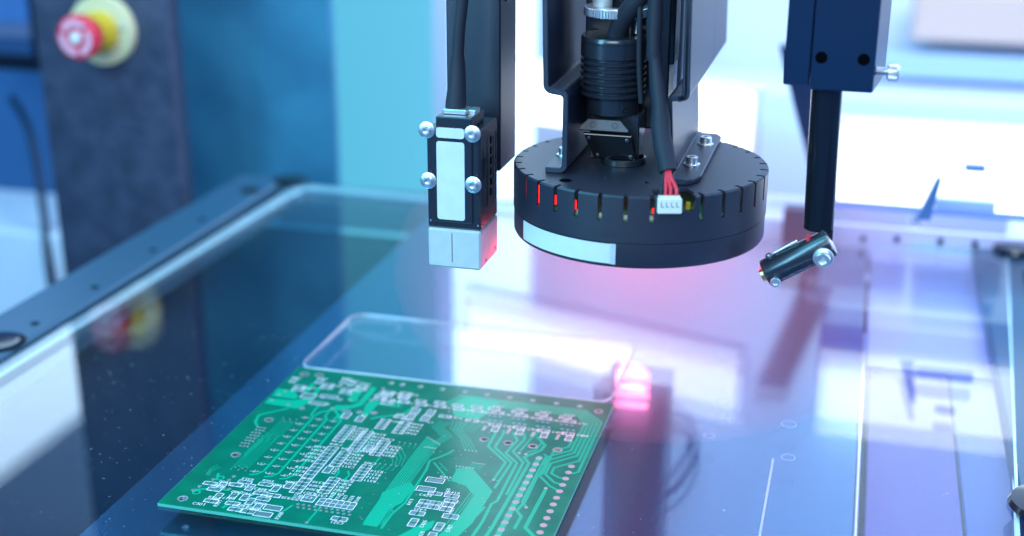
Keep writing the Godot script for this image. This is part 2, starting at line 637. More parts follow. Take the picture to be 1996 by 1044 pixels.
	b.prism(at(0, 0, -362), PackedVector2Array([Vector2(66, 24), Vector2(90, 24), Vector2(56, 124), Vector2(34, 124)]), 16, 1.0)
	put(b, "bar", "navy_paint", w)
	solid("foot", "navy_paint", Vector3(60, 10, -318), Vector3(26, 24, 14), 1.0, w)
	# things on the far left
	w = thing("blue_cabinet", "blue cabinet wall at the left edge behind the panel", "cabinet")
	solid("upper_door", "light_blue_paint", Vector3(-830, 210, -720), Vector3(400, 330, 20), 2.0, w)
	solid("lower_door", "blue_paint", Vector3(-830, -120, -720), Vector3(400, 290, 20), 2.0, w)
	w = thing("monitor_shelf", "black shelf with an upright post at the left edge", "shelf")
	solid("board", "black_gloss", Vector3(-700, 36, -600), Vector3(170, 16, 90), 2.0, w)
	solid("post", "black_gloss", Vector3(-707, 90, -600), Vector3(14, 100, 14), 2.0, w)
	w = thing("white_cabinet", "low white cabinet left of the grey panel", "cabinet")
	solid("body", "pale_paint", Vector3(-640, -200, -520), Vector3(260, 196, 120), 3.0, w)
	for k in 2:
		var off := 42.0 * k
		var c := curve([Vector3(-690 + off, 10, -520), Vector3(-660 + off, -20, -500), Vector3(-635 + off, -80, -470), Vector3(-622 + off, -150, -450), Vector3(-600 + off, -300, -430)], 10)
		var t := MB.new()
		t.tube(c, 4.0, 12)
		tag(put(t, "hanging_cable", "navy_paint"), ["left one of two dark cables hanging before the white cabinet", "right one of two dark cables hanging before the white cabinet"][k], "cable", "cables on the far left")
	# soft shapes at the upper right
	tag(solid("peach_crate", "peach_paint", Vector3(230, 66, -930), Vector3(190, 52, 60), 4.0), "peach coloured crate blurred at the upper right", "crate")
	tag(solid("blue_shelf", "sky_paint", Vector3(230, 14, -925), Vector3(270, 26, 60), 4.0), "pale blue shelf under the peach crate", "shelf")
	tag(solid("white_cupboard", "pale_paint", Vector3(330, -196, -880), Vector3(1000, 380, 90), 4.0), "white cupboard far behind the thin black rod", "cupboard")


# ---------------------------------------------------------------- the table

func table():
	var mb := MB.new()
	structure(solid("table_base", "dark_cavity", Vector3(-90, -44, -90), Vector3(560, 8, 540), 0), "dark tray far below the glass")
	# frame rails
	var f := thing("table_frame", "dark blue painted machine frame round the glass table", "frame")
	solid("left_rail", "frame_paint", Vector3(-358, -14, -92), Vector3(40, 27, 552), 1.5, f)
	solid("right_rail", "frame_paint", Vector3(216, -14, -92), Vector3(90, 27, 500), 1.5, f)
	solid("back_rail", "frame_paint", Vector3(-84, -18, -357), Vector3(507, 27, 22), 1.0, f)
	for h in [[-344, -47], [-343.5, -108], [-345, -180], [-346, -250]]:
		var s := MB.new()
		s.lathe(at(h[0] - 5, -0.5, h[1]), [Vector2(2.6, 0.0), Vector2(2.6, 0.12), Vector2(1.9, 0.12), Vector2(0, 0.15)], 20)
		put(s, "screw_hole", "hole_black", f)
	# platen: a polished blue plate on a step below the glass
	var pl := thing("platen", "polished blue metal plate under the glass below the circuit board", "plate")
	solid("plate", "blue_platen", Vector3(-51, -11.3, -78), Vector3(308, 10, 500), 0.8, pl)
	mb = MB.new()
	mb.box(Vector3(104.2, -9.4, -5), Vector3(1.8, 6, 340), 0.5)
	put(mb, "bright_edge", "platen_edge", pl)
	mb = MB.new()
	mb.box(Vector3(66, -6.25, 60), Vector3(1.0, 0.3, 130), 0.1)
	put(mb, "groove_strip", "faint_mark", pl)
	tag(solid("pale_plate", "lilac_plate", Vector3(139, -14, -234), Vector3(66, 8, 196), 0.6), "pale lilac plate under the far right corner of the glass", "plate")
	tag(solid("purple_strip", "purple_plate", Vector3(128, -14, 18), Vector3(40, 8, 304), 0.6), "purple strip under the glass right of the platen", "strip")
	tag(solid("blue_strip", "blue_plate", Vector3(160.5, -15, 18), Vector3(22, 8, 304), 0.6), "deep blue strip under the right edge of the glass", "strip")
	# glass
	var g := thing("glass_table_top", "large clear glass sheet with polished edges and rounded corner", "glass sheet")
	var out := PackedVector2Array()
	var corners := [[Vector2(160, -170), 2.0], [Vector2(193, 329), 10.0], [Vector2(-323, 353), 18.0], [Vector2(-337, -170), 2.0]]   # x, -z
	for i in 4:
		var p: Vector2 = corners[i][0]
		var a: Vector2 = corners[(i + 3) % 4][0]
		var c: Vector2 = corners[(i + 1) % 4][0]
		var r: float = corners[i][1]
		out.append_array(fillet([p + (a - p).normalized() * 40.0, p, p + (c - p).normalized() * 40.0], r, 8).slice(1, -1))
	var lay := Transform3D(Basis(Vector3.RIGHT, -PI / 2), Vector3.ZERO)   # local x,y,z -> x,-z,y
	mb = MB.new()
	mb.prism(lay.translated(v3(0, -6, 0)), out, 6.0)
	put(mb, "pane", "glass", g)
	# the ground and polished rim of the sheet: a thin band with two bright arrises
	mb = MB.new()
	var n := out.size()
	var ctr := Vector2(-80, 90)
	for i in n:
		var j := (i + 1) % n
		var d := (out[j] - out[i])
		if d.length() < 0.01: continue
		var nn := Vector2(d.y, -d.x).normalized()
		if nn.dot(out[i] - ctr) < 0: nn = -nn
		for e in [[-1.0, 0.12, 0.15, 1.0], [-1.0, 1.0, 0.4, -5.0], [-1.0, 0.12, -6.15, -4.8]]:
			pass
		var P := func(v: Vector2, o: float, y: float) -> Vector3: return v3(v.x + nn.x * o, y, -v.y - nn.y * o)
		mb.q(P.call(out[i], 0.1, -5.4), P.call(out[j], 0.1, -5.4), P.call(out[j], 0.1, -0.6), P.call(out[i], 0.1, -0.6))
		mb.q(P.call(out[i], 0.1, -0.6), P.call(out[j], 0.1, -0.6), P.call(out[j], -1.3, 0.08), P.call(out[i], -1.3, 0.08))
		mb.q(P.call(out[i], -1.3, -6.08), P.call(out[j], -1.3, -6.08), P.call(out[j], 0.1, -5.4), P.call(out[i], 0.1, -5.4))
	put(mb, "ground_edge", "glass_edge", g)
	# round black clamps along the rim
	for k in [[-352, -17, 15, "black oval clamp by the left edge of the glass, nearest the viewer"], [-333, -362, 14, "black round clamp at the rounded far corner of the glass"], [-350, -325, 8, "small black clamp on the left rail near the far corner"],
			[197, -330, 14, "black round clamp at the right far end of the glass"], [208, -281, 10, "black clamp beyond the right edge of the glass, below the far one"], [182, 22, 17, "black round clamp at the lower right edge of the glass"]]:
		var c := MB.new()
		var r: float = k[2]
		var top := 5.0 if k[0] > 0 else 1.2
		c.lathe(at(k[0], -0.6, k[1]), [Vector2(r * 0.9, 0), Vector2(r, top * 0.4), Vector2(r * 0.93, top * 0.85), Vector2(r * 0.6, top), Vector2(0, top * 1.05)], 40)
		tag(put(c, "rim_clamp", "black_gloss"), k[3], "clamp", "clamps round the glass table")


# ---------------------------------------------------------------- the ring light

const SLOTS := 33
const STEP := 10.909

func ring_dir(deg: float) -> Vector3:   # 0 faces the viewer, positive to the right
	var a := deg_to_rad(deg)
	return Vector3(0.1614, 0, 0.9869) * cos(a) + Vector3(0.9869, 0, -0.1614) * sin(a)


func ring_light():
	var r := thing("ring_light", "round black ring light with slotted rim and a white label", "lamp")
	var turn := Transform3D(Basis(Vector3.UP, atan2(0.1614, 0.9869)), Vector3.ZERO)
	var R := 55.0
	var top := 131.5
	var sl := 120.8      # foot of the slots
	var mb := MB.new()
	# lower wall with its rim, and the inside of the wall
	mb.lathe(turn, [Vector2(53.0, 101.2), Vector2(53.2, 101.0), Vector2(54.2, 101.4), Vector2(54.7, 102.4), Vector2(54.7, 111.6), Vector2(54.45, 111.75), Vector2(54.45, 112.0), Vector2(R, 112.2), Vector2(R, sl), Vector2(R - 1.8, sl), Vector2(R - 1.8, 101.4)], 132)
	put(mb, "lower_wall", "black_powder", r)
	# the rim between the slots
	mb = MB.new()
	var hs := 0.92
	for k in SLOTS:
		var a0 := -5.4 + STEP * k + hs
		var a1 := a0 + STEP - 2.0 * hs
		if k == 1:
			a1 = 7.6
		if k == 2:
			a0 = 24.2
		if k == 1 or k == 2:
			fin(mb, a0, a1, R, top, sl)
			continue
		fin(mb, a0, a1, R, top, sl)
	put(mb, "slotted_rim", "black_powder", r)
	# wall under the connector opening
	mb = MB.new()
	arc_block(mb, 7.6, 24.2, R - 1.8, R, sl, 125.2)
	put(mb, "rim_below_opening", "black_powder", r)
	# top plate, open where the connector stands
	mb = MB.new()
	mb.lathe(turn, [Vector2(43.5, top - 1.6), Vector2(43.5, top), Vector2(0, top)], 132)
	arc_block(mb, 25.6, 366.4, 43.5, 51.4, top - 1.6, top)
	put(mb, "top_plate", "black_powder", r)
	# what shows inside through the slots
	mb = MB.new()
	mb.lathe(turn, [Vector2(52.6, 120.4), Vector2(52.6, 121.6), Vector2(20, 121.6)], 96)
	put(mb, "inner_board", "component_green", r)
	for a in [-64.4, -51.8, -40.2, -29.0]:
		var l := MB.new()
		l.box(Vector3.ZERO, Vector3(4.6 if a < -45 else 0.9, 7.6 if a < -45 else 4.0, 0.9), 0.2, Transform3D(Basis(Vector3.UP, atan2(ring_dir(a).x, ring_dir(a).z)), ring_dir(a) * 0.0528 + Vector3(0, 0.1250, 0)))
		put(l, "led", "red_led", r)
	var glim := MB.new()
	glim.box(Vector3.ZERO, Vector3(3.0, 2.0, 1.4), 0.2, Transform3D(Basis(), ring_dir(8.5) * 0.047 + Vector3(0, 0.1235, 0)))
	glim.box(Vector3.ZERO, Vector3(2.0, 2.0, 1.4), 0.2, Transform3D(Basis(), ring_dir(20.5) * 0.046 + Vector3(0, 0.1235, 0)))
	put(glim, "led", "red_led", r)
	for a in [-27.3, -16.4, -5.5, 5.4, 27.2]:
		var l := MB.new()
		l.box(Vector3.ZERO, Vector3(2.0, 1.6, 1.0), 0.15, Transform3D(Basis(Vector3.UP, atan2(ring_dir(a).x, ring_dir(a).z)), ring_dir(a) * 0.0523 + Vector3(0, 0.1223, 0)))
		put(l, "chip", "white_plastic", r)
	for a in [23.0, 27.4]:
		var l := MB.new()
		l.box(Vector3.ZERO, Vector3(1.6, 3.2, 1.2), 0.15, Transform3D(Basis(Vector3.UP, atan2(ring_dir(a).x, ring_dir(a).z)), ring_dir(a) * 0.0505 + Vector3(0, 0.1262, 0)))
		put(l, "capacitor", "yellow_plastic", r)
	# diffuser underneath, glowing red
	mb = MB.new()
	mb.lathe(turn, [Vector2(53, 110.6), Vector2(53, 110.0), Vector2(18, 110.0)], 64)
	put(mb, "led_diffuser", "ring_glow", r)
	mb = MB.new()
	mb.lathe(turn, [Vector2(17, 106.0), Vector2(18, 106.0), Vector2(18, 119), Vector2(17, 119)], 48)
	put(mb, "inner_wall", "black_powder", r)
	area("ring_light_glow", v3(0, 109.6, 0), v3(0, 0, 1), Vector2(0.07, 0.07), 0.008, Color(1.0, 0.16, 0.24))
	# label
	mb = MB.new()
	arc_block(mb, -62.0, -9.6, R - 0.6, R - 0.12, 102.9, 111.2)
	var lb := put(mb, "label_sticker", "white_label", r)
	mb = MB.new()
	arc_block(mb, -11.4, -9.0, R - 0.6, R - 0.06, 102.7, 111.4)
	put(mb, "clear_tape_end", "silver_block", lb)
	mb = MB.new()
	mb.lathe(Transform3D(Basis(Vector3.UP, 0.0), ring_dir(-42) * 0.0455 + Vector3(0, 0.1315, 0)), [Vector2(2.6, 0.0), Vector2(2.6, 0.08), Vector2(0, 0.08)], 24)
	put(mb, "hole", "hole_black", r)
	mb = MB.new()
	mb.lathe(Transform3D(Basis(Vector3.UP, 0.0), ring_dir(5) * 0.0335 + Vector3(0, 0.1315, 0)), [Vector2(0.9, 0.0), Vector2(0.9, 0.08), Vector2(0, 0.08)], 16)
	put(mb, "hole", "hole_black", r)
	# dust on the top plate
	mb = MB.new()
	for k in 420:
		var rad := sqrt(rng.randf()) * 50.0
		var p := ring_dir(rng.randf_range(-70, 40)) * rad * MM + Vector3(0, 0.13153, 0)
		var s := rng.randf_range(0.05, 0.13) * MM
		mb.t(p + Vector3(-s, 0.00002, s * 0.3), p + Vector3(s * rng.randf_range(0.2, 1.0), 0.00002, s), p + Vector3(s * 0.6, 0.00003, -s))
	put(mb, "dust", "silkscreen", r).set_meta("kind", "stuff")


# one tooth of the rim: wall and its share of the top plate, chamfered along the upper outer edge
func fin(mb: MB, a0: float, a1: float, R: float, top: float, low: float):
	var n := 5
	for k in n:
		var u := ring_dir(lerpf(a0, a1, float(k) / n))
		var w := ring_dir(lerpf(a0, a1, float(k + 1) / n))
		var y := func(d: Vector3, rr: float, h: float) -> Vector3: return (d * rr + Vector3(0, h, 0)) * MM
		var c := 0.7
		mb.t3(y.call(u, R, low), y.call(w, R, low), y.call(w, R, top - c), u, w, w)
		mb.t3(y.call(u, R, low), y.call(w, R, top - c), y.call(u, R, top - c), u, w, u)
		mb.q(y.call(u, R, top - c), y.call(w, R, top - c), y.call(w, R - c, top), y.call(u, R - c, top))
		mb.q(y.call(u, R - c, top), y.call(w, R - c, top), y.call(w, 51.4, top), y.call(u, 51.4, top))
		mb.q(y.call(w, R - 0.8, low), y.call(u, R - 0.8, low), y.call(u, R - 0.8, top - 1.6), y.call(w, R - 0.8, top - 1.6))
		mb.q(y.call(w, R - 0.8, top - 1.6), y.call(u, R - 0.8, top - 1.6), y.call(u, 51.4, top - 1.6), y.call(w, 51.4, top - 1.6))
		if k == 0:
			mb.q(y.call(u, R - 0.8, low), y.call(u, R, low), y.call(u, R, top - c), y.call(u, R - 0.8, top - c))
			mb.q(y.call(u, 51.4, top - 1.6), y.call(u, R, top - 1.6), y.call(u, R - c, top), y.call(u, 51.4, top))
		if k == n - 1:
			mb.q(y.call(w, R, low), y.call(w, R - 0.8, low), y.call(w, R - 0.8, top - c), y.call(w, R, top - c))
			mb.q(y.call(w, R, top - 1.6), y.call(w, 51.4, top - 1.6), y.call(w, 51.4, top), y.call(w, R - c, top))


func arc_block(mb: MB, a0: float, a1: float, r0: float, r1: float, y0: float, y1: float):
	var n := maxi(4, int(absf(a1 - a0) / 2.8))
	var y := func(d: Vector3, rr: float, h: float) -> Vector3: return (d * rr + Vector3(0, h, 0)) * MM
	for k in n:
		var u := ring_dir(lerpf(a0, a1, float(k) / n))
		var w := ring_dir(lerpf(a0, a1, float(k + 1) / n))
		mb.t3(y.call(u, r1, y0), y.call(w, r1, y0), y.call(w, r1, y1), u, w, w)
		mb.t3(y.call(u, r1, y0), y.call(w, r1, y1), y.call(u, r1, y1), u, w, u)
		mb.q(y.call(u, r1, y1), y.call(w, r1, y1), y.call(w, r0, y1), y.call(u, r0, y1))
		mb.q(y.call(w, r0, y0), y.call(u, r0, y0), y.call(u, r0, y1), y.call(w, r0, y1))
		mb.q(y.call(u, r0, y0), y.call(w, r0, y0), y.call(w, r1, y0), y.call(u, r1, y0))
	var a := ring_dir(a0)
	var b := ring_dir(a1)
	mb.q(y.call(a, r0, y0), y.call(a, r1, y0), y.call(a, r1, y1), y.call(a, r0, y1))
	mb.q(y.call(b, r1, y0), y.call(b, r0, y0), y.call(b, r0, y1), y.call(b, r1, y1))


# ---------------------------------------------------------------- bracket, lens, cables

func bracket():
	var b := thing("bracket", "black bent sheet metal bracket standing on the ring light", "bracket")
	var z0 := -50.0
	var th := 2.4
	# profiles in x and y, drawn out along z
	var mb := MB.new()
	mb.prism(at(0, 0, -46), sheet_outline([Vector2(-35.5, 132.8), Vector2(-27.2, 132.8), Vector2(-27.2, 165.6), Vector2(-35.6, 166.7), Vector2(-37.2, 240)], 2.6, th), 75, 0.35)
	put(mb, "left_plate", "blue_black_powder", b)
	mb = MB.new()
	mb.prism(at(0, 0, -96), sheet_outline([Vector2(-31.0, 166.1), Vector2(-35.6, 166.7), Vector2(-37.2, 240)], 2.6, th), 50, 0.2)
	put(mb, "left_cheek", "blue_black_powder", b)
	mb = MB.new()
	mb.prism(at(0, 0, -52), sheet_outline([Vector2(20, 132.8), Vector2(17.0, 132.8), Vector2(17.0, 140), Vector2(15.4, 166.0), Vector2(22.4, 166.6), Vector2(20.8, 240)], 1.6, th), 80, 0.35)
	put(mb, "right_plate", "blue_black_powder", b)
	mb = MB.new()
	mb.prism(at(0, 0, -104), sheet_outline([Vector2(18.8, 166.3), Vector2(22.4, 166.6), Vector2(20.8, 240)], 1.6, th), 52, 0.2)
	put(mb, "right_cheek", "blue_black_powder", b)
	mb = MB.new()
	var ft := PackedVector2Array([Vector2(17.8, 50), Vector2(27.4, 50), Vector2(29.6, 46), Vector2(29.4, -24), Vector2(27, -31), Vector2(24, -33.5), Vector2(17.8, -33.5)])
	mb.prism(Transform3D(Basis(Vector3.RIGHT, -PI / 2), v3(0, 131.6, 0)), ft, th, 0.5)
	put(mb, "right_foot", "blue_black_powder", b)
	mb = MB.new()
	mb.prism(at(0, 0, -104), sheet_outline([Vector2(18.8, 165.9), Vector2(21.6, 166.3), Vector2(20.4, 240)], 2.4, th), 132, 0.35)
	put(mb, "right_cheek", "blue_black_powder", b)
	for s in [[23.3, 8.2], [24.6, -28.2], [-32.0, 8.0]]:
		cap_screw(b, at(s[0], 134.0, s[1], Basis(Vector3.UP, 0.3)), 2.55, 3.0, 3.6, 0.6)
	# the vertical slide behind, with its bright lamp at the lower end
	var s := thing("vertical_slide", "black vertical slide hanging behind the lens with a pink lit bar", "slide")
	solid("column", "black_anodized", Vector3(-23, 150, -172), Vector3(37, 206, 30), 1.0, s)
	solid("shoe", "black_anodized", Vector3(-23, 58, -158), Vector3(42, 26, 10), 1.0, s)
	solid("lamp_bar", "pink_bar", Vector3(-24.5, 42.6, -152), Vector3(20, 3.2, 4), 0.6, s)
	solid("lamp_visor", "black_anodized", Vector3(-24, 53, -143.5), Vector3(44, 18, 2), 0.4, s)
	var pl := OmniLight3D.new()
	pl.name = "lamp_bar_light"
	pl.position = v3(-24.5, 42.6, -152)
	pl.light_color = Color(1.0, 0.34, 0.44)
	pl.light_energy = 0.0058
	pl.light_size = 0.0
	pl.omni_range = 4.0
	pl.omni_attenuation = 2.0
	pl.shadow_enabled = true
	add_child(pl)
	var fog := FogVolume.new()
	fog.name = "lit_mist"
	fog.shape = RenderingServer.FOG_VOLUME_SHAPE_ELLIPSOID
	fog.size = Vector3(0.26, 0.15, 0.26)
	fog.position = v3(-2, 62, -66)
	var fm := FogMaterial.new()
	fm.density = 1.7
	fm.albedo = Color(1.0, 0.70, 0.78)
	fog.material = fm
	add_child(fog)
	tag(fog, "faint pink lit haze under and behind the ring light", "haze")
	fog.set_meta("kind", "stuff")
	var t := MB.new()
	t.tube(curve([Vector3(-6, 110, -154), Vector3(4, 96, -153), Vector3(12, 76, -153), Vector3(8, 62, -153), Vector3(-4, 60, -153)], 8), 2.2, 10)
	t.tube(curve([Vector3(-5, 118, -153), Vector3(8, 104, -152), Vector3(16, 80, -152), Vector3(6, 56, -152), Vector3(-6, 57, -152)], 8), 1.7, 10)
	put(t, "cable_loop", "black_rubber", s)


func lens_unit():
	var l := thing("lens_unit", "black finned camera lens unit between the bracket plates", "lens")
	var x := at(-12.6, 0, 2.0)
	var mb := MB.new()
	var pr := [Vector2(11.0, 153.4), Vector2(11.2, 153.6), Vector2(11.2, 160.4), Vector2(13.2, 161.2)]
	for k in 6:
		var y := 161.2 + k * 2.72
		pr.append_array([Vector2(13.9, y + 0.05), Vector2(14.1, y + 0.3), Vector2(14.1, y + 1.3), Vector2(13.9, y + 1.5), Vector2(12.6, y + 1.7), Vector2(12.6, y + 2.6)])
	pr.append_array([Vector2(13.9, 177.6), Vector2(14.1, 177.8), Vector2(14.1, 183.6), Vector2(13.75, 183.75), Vector2(13.75, 184.1), Vector2(14.1, 184.25), Vector2(14.1, 185.6), Vector2(13.6, 186.3), Vector2(0, 186.3)])
	mb.lathe(x, pr, 72)
	put(mb, "finned_barrel", "black_anodized", l)
	mb = MB.new()
	mb.lathe(Transform3D(along(Vector3(0.62, 0, 0.78)), v3(-12.6 + 0.62 * 11.0, 156.0, 2.0 + 0.78 * 11.0)), [Vector2(1.25, 0), Vector2(1.25, 0.35), Vector2(0.7, 0.35), Vector2(0.7, 0.1), Vector2(0, 0.1)], 20)
	put(mb, "set_screw", "dark_steel", l)
	# prism housing: chamfered crown, leaning cover plate with four screws, round window below
	mb = MB.new()
	mb.box(Vector3(-10.4, 143.5, 0.5), Vector3(21.5, 20, 15), 0.6)
	put(mb, "prism_body", "black_anodized", l)
	mb = MB.new()
	mb.prism(Transform3D(Basis(Vector3.RIGHT, -0.30), v3(-13.4, 147.2, 14.3)), PackedVector2Array([Vector2(-10.6, 0), Vector2(10.6, 0), Vector2(10.6, 1.2), Vector2(6.8, 5.0), Vector2(-7.2, 5.0), Vector2(-10.6, 1.2)]), 2.2, 0.3)
	var cr := put(mb, "crown_plate", "black_powder", l)
	for s in [-4.8, 4.6]:
		mb = MB.new()
		mb.lathe(Transform3D(Basis(Vector3.RIGHT, PI / 2 - 0.30), v3(-13.4 + s, 150.3, 15.6)), [Vector2(1.3, 0), Vector2(1.3, 0.12), Vector2(0.95, 0.12), Vector2(0.9, 0.02), Vector2(0, 0.02)], 20)
		put(mb, "set_screw", "screw_black", cr)
	var lean := Transform3D(Basis(Vector3.RIGHT, 0.42), v3(-12.2, 146.6, 13.6))
	mb = MB.new()
	mb.prism(lean, PackedVector2Array([Vector2(-10.2, 0), Vector2(10.4, 0), Vector2(12.0, -13.0), Vector2(-6.2, -13.0)]), 1.6, 0.3)
	var cv := put(mb, "cover_plate", "black_gloss", l)
	for s in [[-8.0, -2.2], [8.6, -2.4], [-4.8, -11.2], [9.8, -11.0]]:
		mb = MB.new()
		mb.lathe(lean * Transform3D(Basis(Vector3.RIGHT, PI / 2), v3(s[0], s[1], 1.6)), [Vector2(1.25, 0), Vector2(1.2, 0.4), Vector2(0.8, 0.7), Vector2(0.35, 0.75), Vector2(0.3, 0.5), Vector2(0, 0.5)], 20)
		put(mb, "screw", "dark_steel", cv)
	mb = MB.new()
	mb.lathe(at(-7.0, 0, 3), [Vector2(9.6, 131.6), Vector2(9.8, 131.8), Vector2(9.8, 134.0), Vector2(9.0, 134.4)], 48)
	put(mb, "lower_ring", "black_anodized", l)
	# shaft above with the knurled ring
	var k := thing("knurled_ring_shaft", "silver knurled adjusting ring on a grey shaft above the lens", "adjuster")
	mb = MB.new()
	var kx := at(-12.6, 0, -2)
	var seg := 64
	for i in seg:
		var a := TAU * i / seg
		mb.box(Vector3(0, 195.8, 13.4), Vector3(0.95, 3.6, 1.2), 0.3, kx * Transform3D(Basis(Vector3.UP, a), Vector3.ZERO))
	mb.lathe(kx, [Vector2(12.6, 193.6), Vector2(13.3, 194.0), Vector2(13.3, 197.4), Vector2(12.6, 198.0), Vector2(8, 198.0)], 64)
	put(mb, "knurled_ring", "steel", k)
	mb = MB.new()
	mb.lathe(at(-18.5, 0, 0), [Vector2(4.2, 197), Vector2(4.2, 232), Vector2(0, 232)], 32)
	put(mb, "shaft", "silver_block", k)
	mb = MB.new()
	mb.lathe(at(-7.5, 0, -6), [Vector2(3.4, 186), Vector2(3.4, 232), Vector2(0, 232)], 32)
	put(mb, "pin", "black_anodized", k)
	mb = MB.new()
	mb.lathe(at(-3.4, 0, 0), [Vector2(1.7, 187), Vector2(1.7, 195), Vector2(0, 195)], 24)
	put(mb, "spacer_pin", "steel", k)
	var c := thing("camera_body", "black camera body behind the lens between bracket plates", "camera")
	solid("body", "black_anodized", Vector3(-9.0, 190, -22), Vector3(37, 92, 26), 0.8, c)
	solid("side_cover", "black_gloss", Vector3(10.6, 208, -14), Vector3(2.4, 70, 14), 0.5, c)


func cables():
	var t := MB.new()
	t.tube(curve([Vector3(-11.4, 184.5, 4), Vector3(-10.6, 188.5, 5), Vector3(-8.0, 194, 8), Vector3(-2.8, 201.5, 12), Vector3(4, 212, 13), Vector3(10, 232, 10)], 10), 4.1, 20)
	tag(put(t, "lens_cable", "black_rubber"), "thick black cable rising from the top of the lens", "cable")
	t = MB.new()
	t.tube(curve([Vector3(-0.6, 232, 14), Vector3(-0.2, 200, 14), Vector3(0.2, 176, 13), Vector3(1.4, 160, 12)], 8), 1.2, 12)
	tag(put(t, "thin_cable", "black_rubber"), "thin dark cable beside the right edge of the lens", "cable")
	var s := thing("ring_light_cable", "black sleeved cable with red wires ending in a white connector", "cable")
	t = MB.new()
	var pts := curve([Vector3(6.9, 236, 24), Vector3(7.8, 205, 25), Vector3(7.9, 186, 25.5), Vector3(9.0, 179, 26), Vector3(12.0, 164, 31), Vector3(13.8, 154, 36), Vector3(16.4, 146.5, 41), Vector3(18.6, 140.4, 45)], 10)
	var rr := []
	for i in pts.size():
		var f := float(i) / pts.size()
		rr.append(3.1 + 0.18 * sin(f * 41.0) + (0.9 * smoothstep(0.45, 0.72, f)) - (0.5 * smoothstep(0.88, 1.0, f)) - 0.3 * exp(-pow((f - 0.40) / 0.02, 2)))
	t.tube(pts, rr, 20, 0.8)
	put(t, "sleeve", "black_rubber", s)
	for w in [[-3.4, "black_rubber"], [-1.5, "wire_red"], [0.4, "wire_red"], [2.6, "wire_red"]]:
		t = MB.new()
		t.tube(curve([Vector3(18.3 + w[0] * 0.2, 142, 44.5), Vector3(18.8 + w[0] * 0.5, 138.6, 46.8), Vector3(20.2 + w[0], 134.6, 49.6), Vector3(20.4 + w[0], 130.6, 51.2)], 6), 0.72, 10)
		put(t, "wire", w[1], s)
	var fb := Basis(Vector3.UP, atan2(ring_dir(13.8).x, ring_dir(13.8).z) - 0.12) * Basis(Vector3.RIGHT, -0.12)
	var cx := Transform3D(fb, v3(20.6, 128.4, 51.6))
	t = MB.new()
	t.box(Vector3.ZERO, Vector3(9.6, 6.2, 4.6), 0.35, cx)
	t.box(Vector3(0, 3.3, -0.4), Vector3(8.6, 1.2, 3.6), 0.25, cx)
	var cn := put(t, "connector", "white_plastic", s)
	for k in 4:
		t = MB.new()
		t.box(Vector3(-3.4 + 2.0 * k, 0.6, 2.32), Vector3(0.3, 2.0, 0.12), 0.0, cx)
		t.box(Vector3(-2.8 + 2.0 * k, -0.35, 2.33), Vector3(0.9, 0.3, 0.12), 0.0, cx)
		put(t, "keyway", "slot_grey", cn)
	t = MB.new()
	for k in 4:
		t.box(Vector3(-3.2 + 2.1 * k, 5.2, -0.2), Vector3(1.7, 3.2, 2.6), 0.4, cx)
	put(t, "wire_guard", "clear_plastic", cn)


# ---------------------------------------------------------------- laser sensor on the left

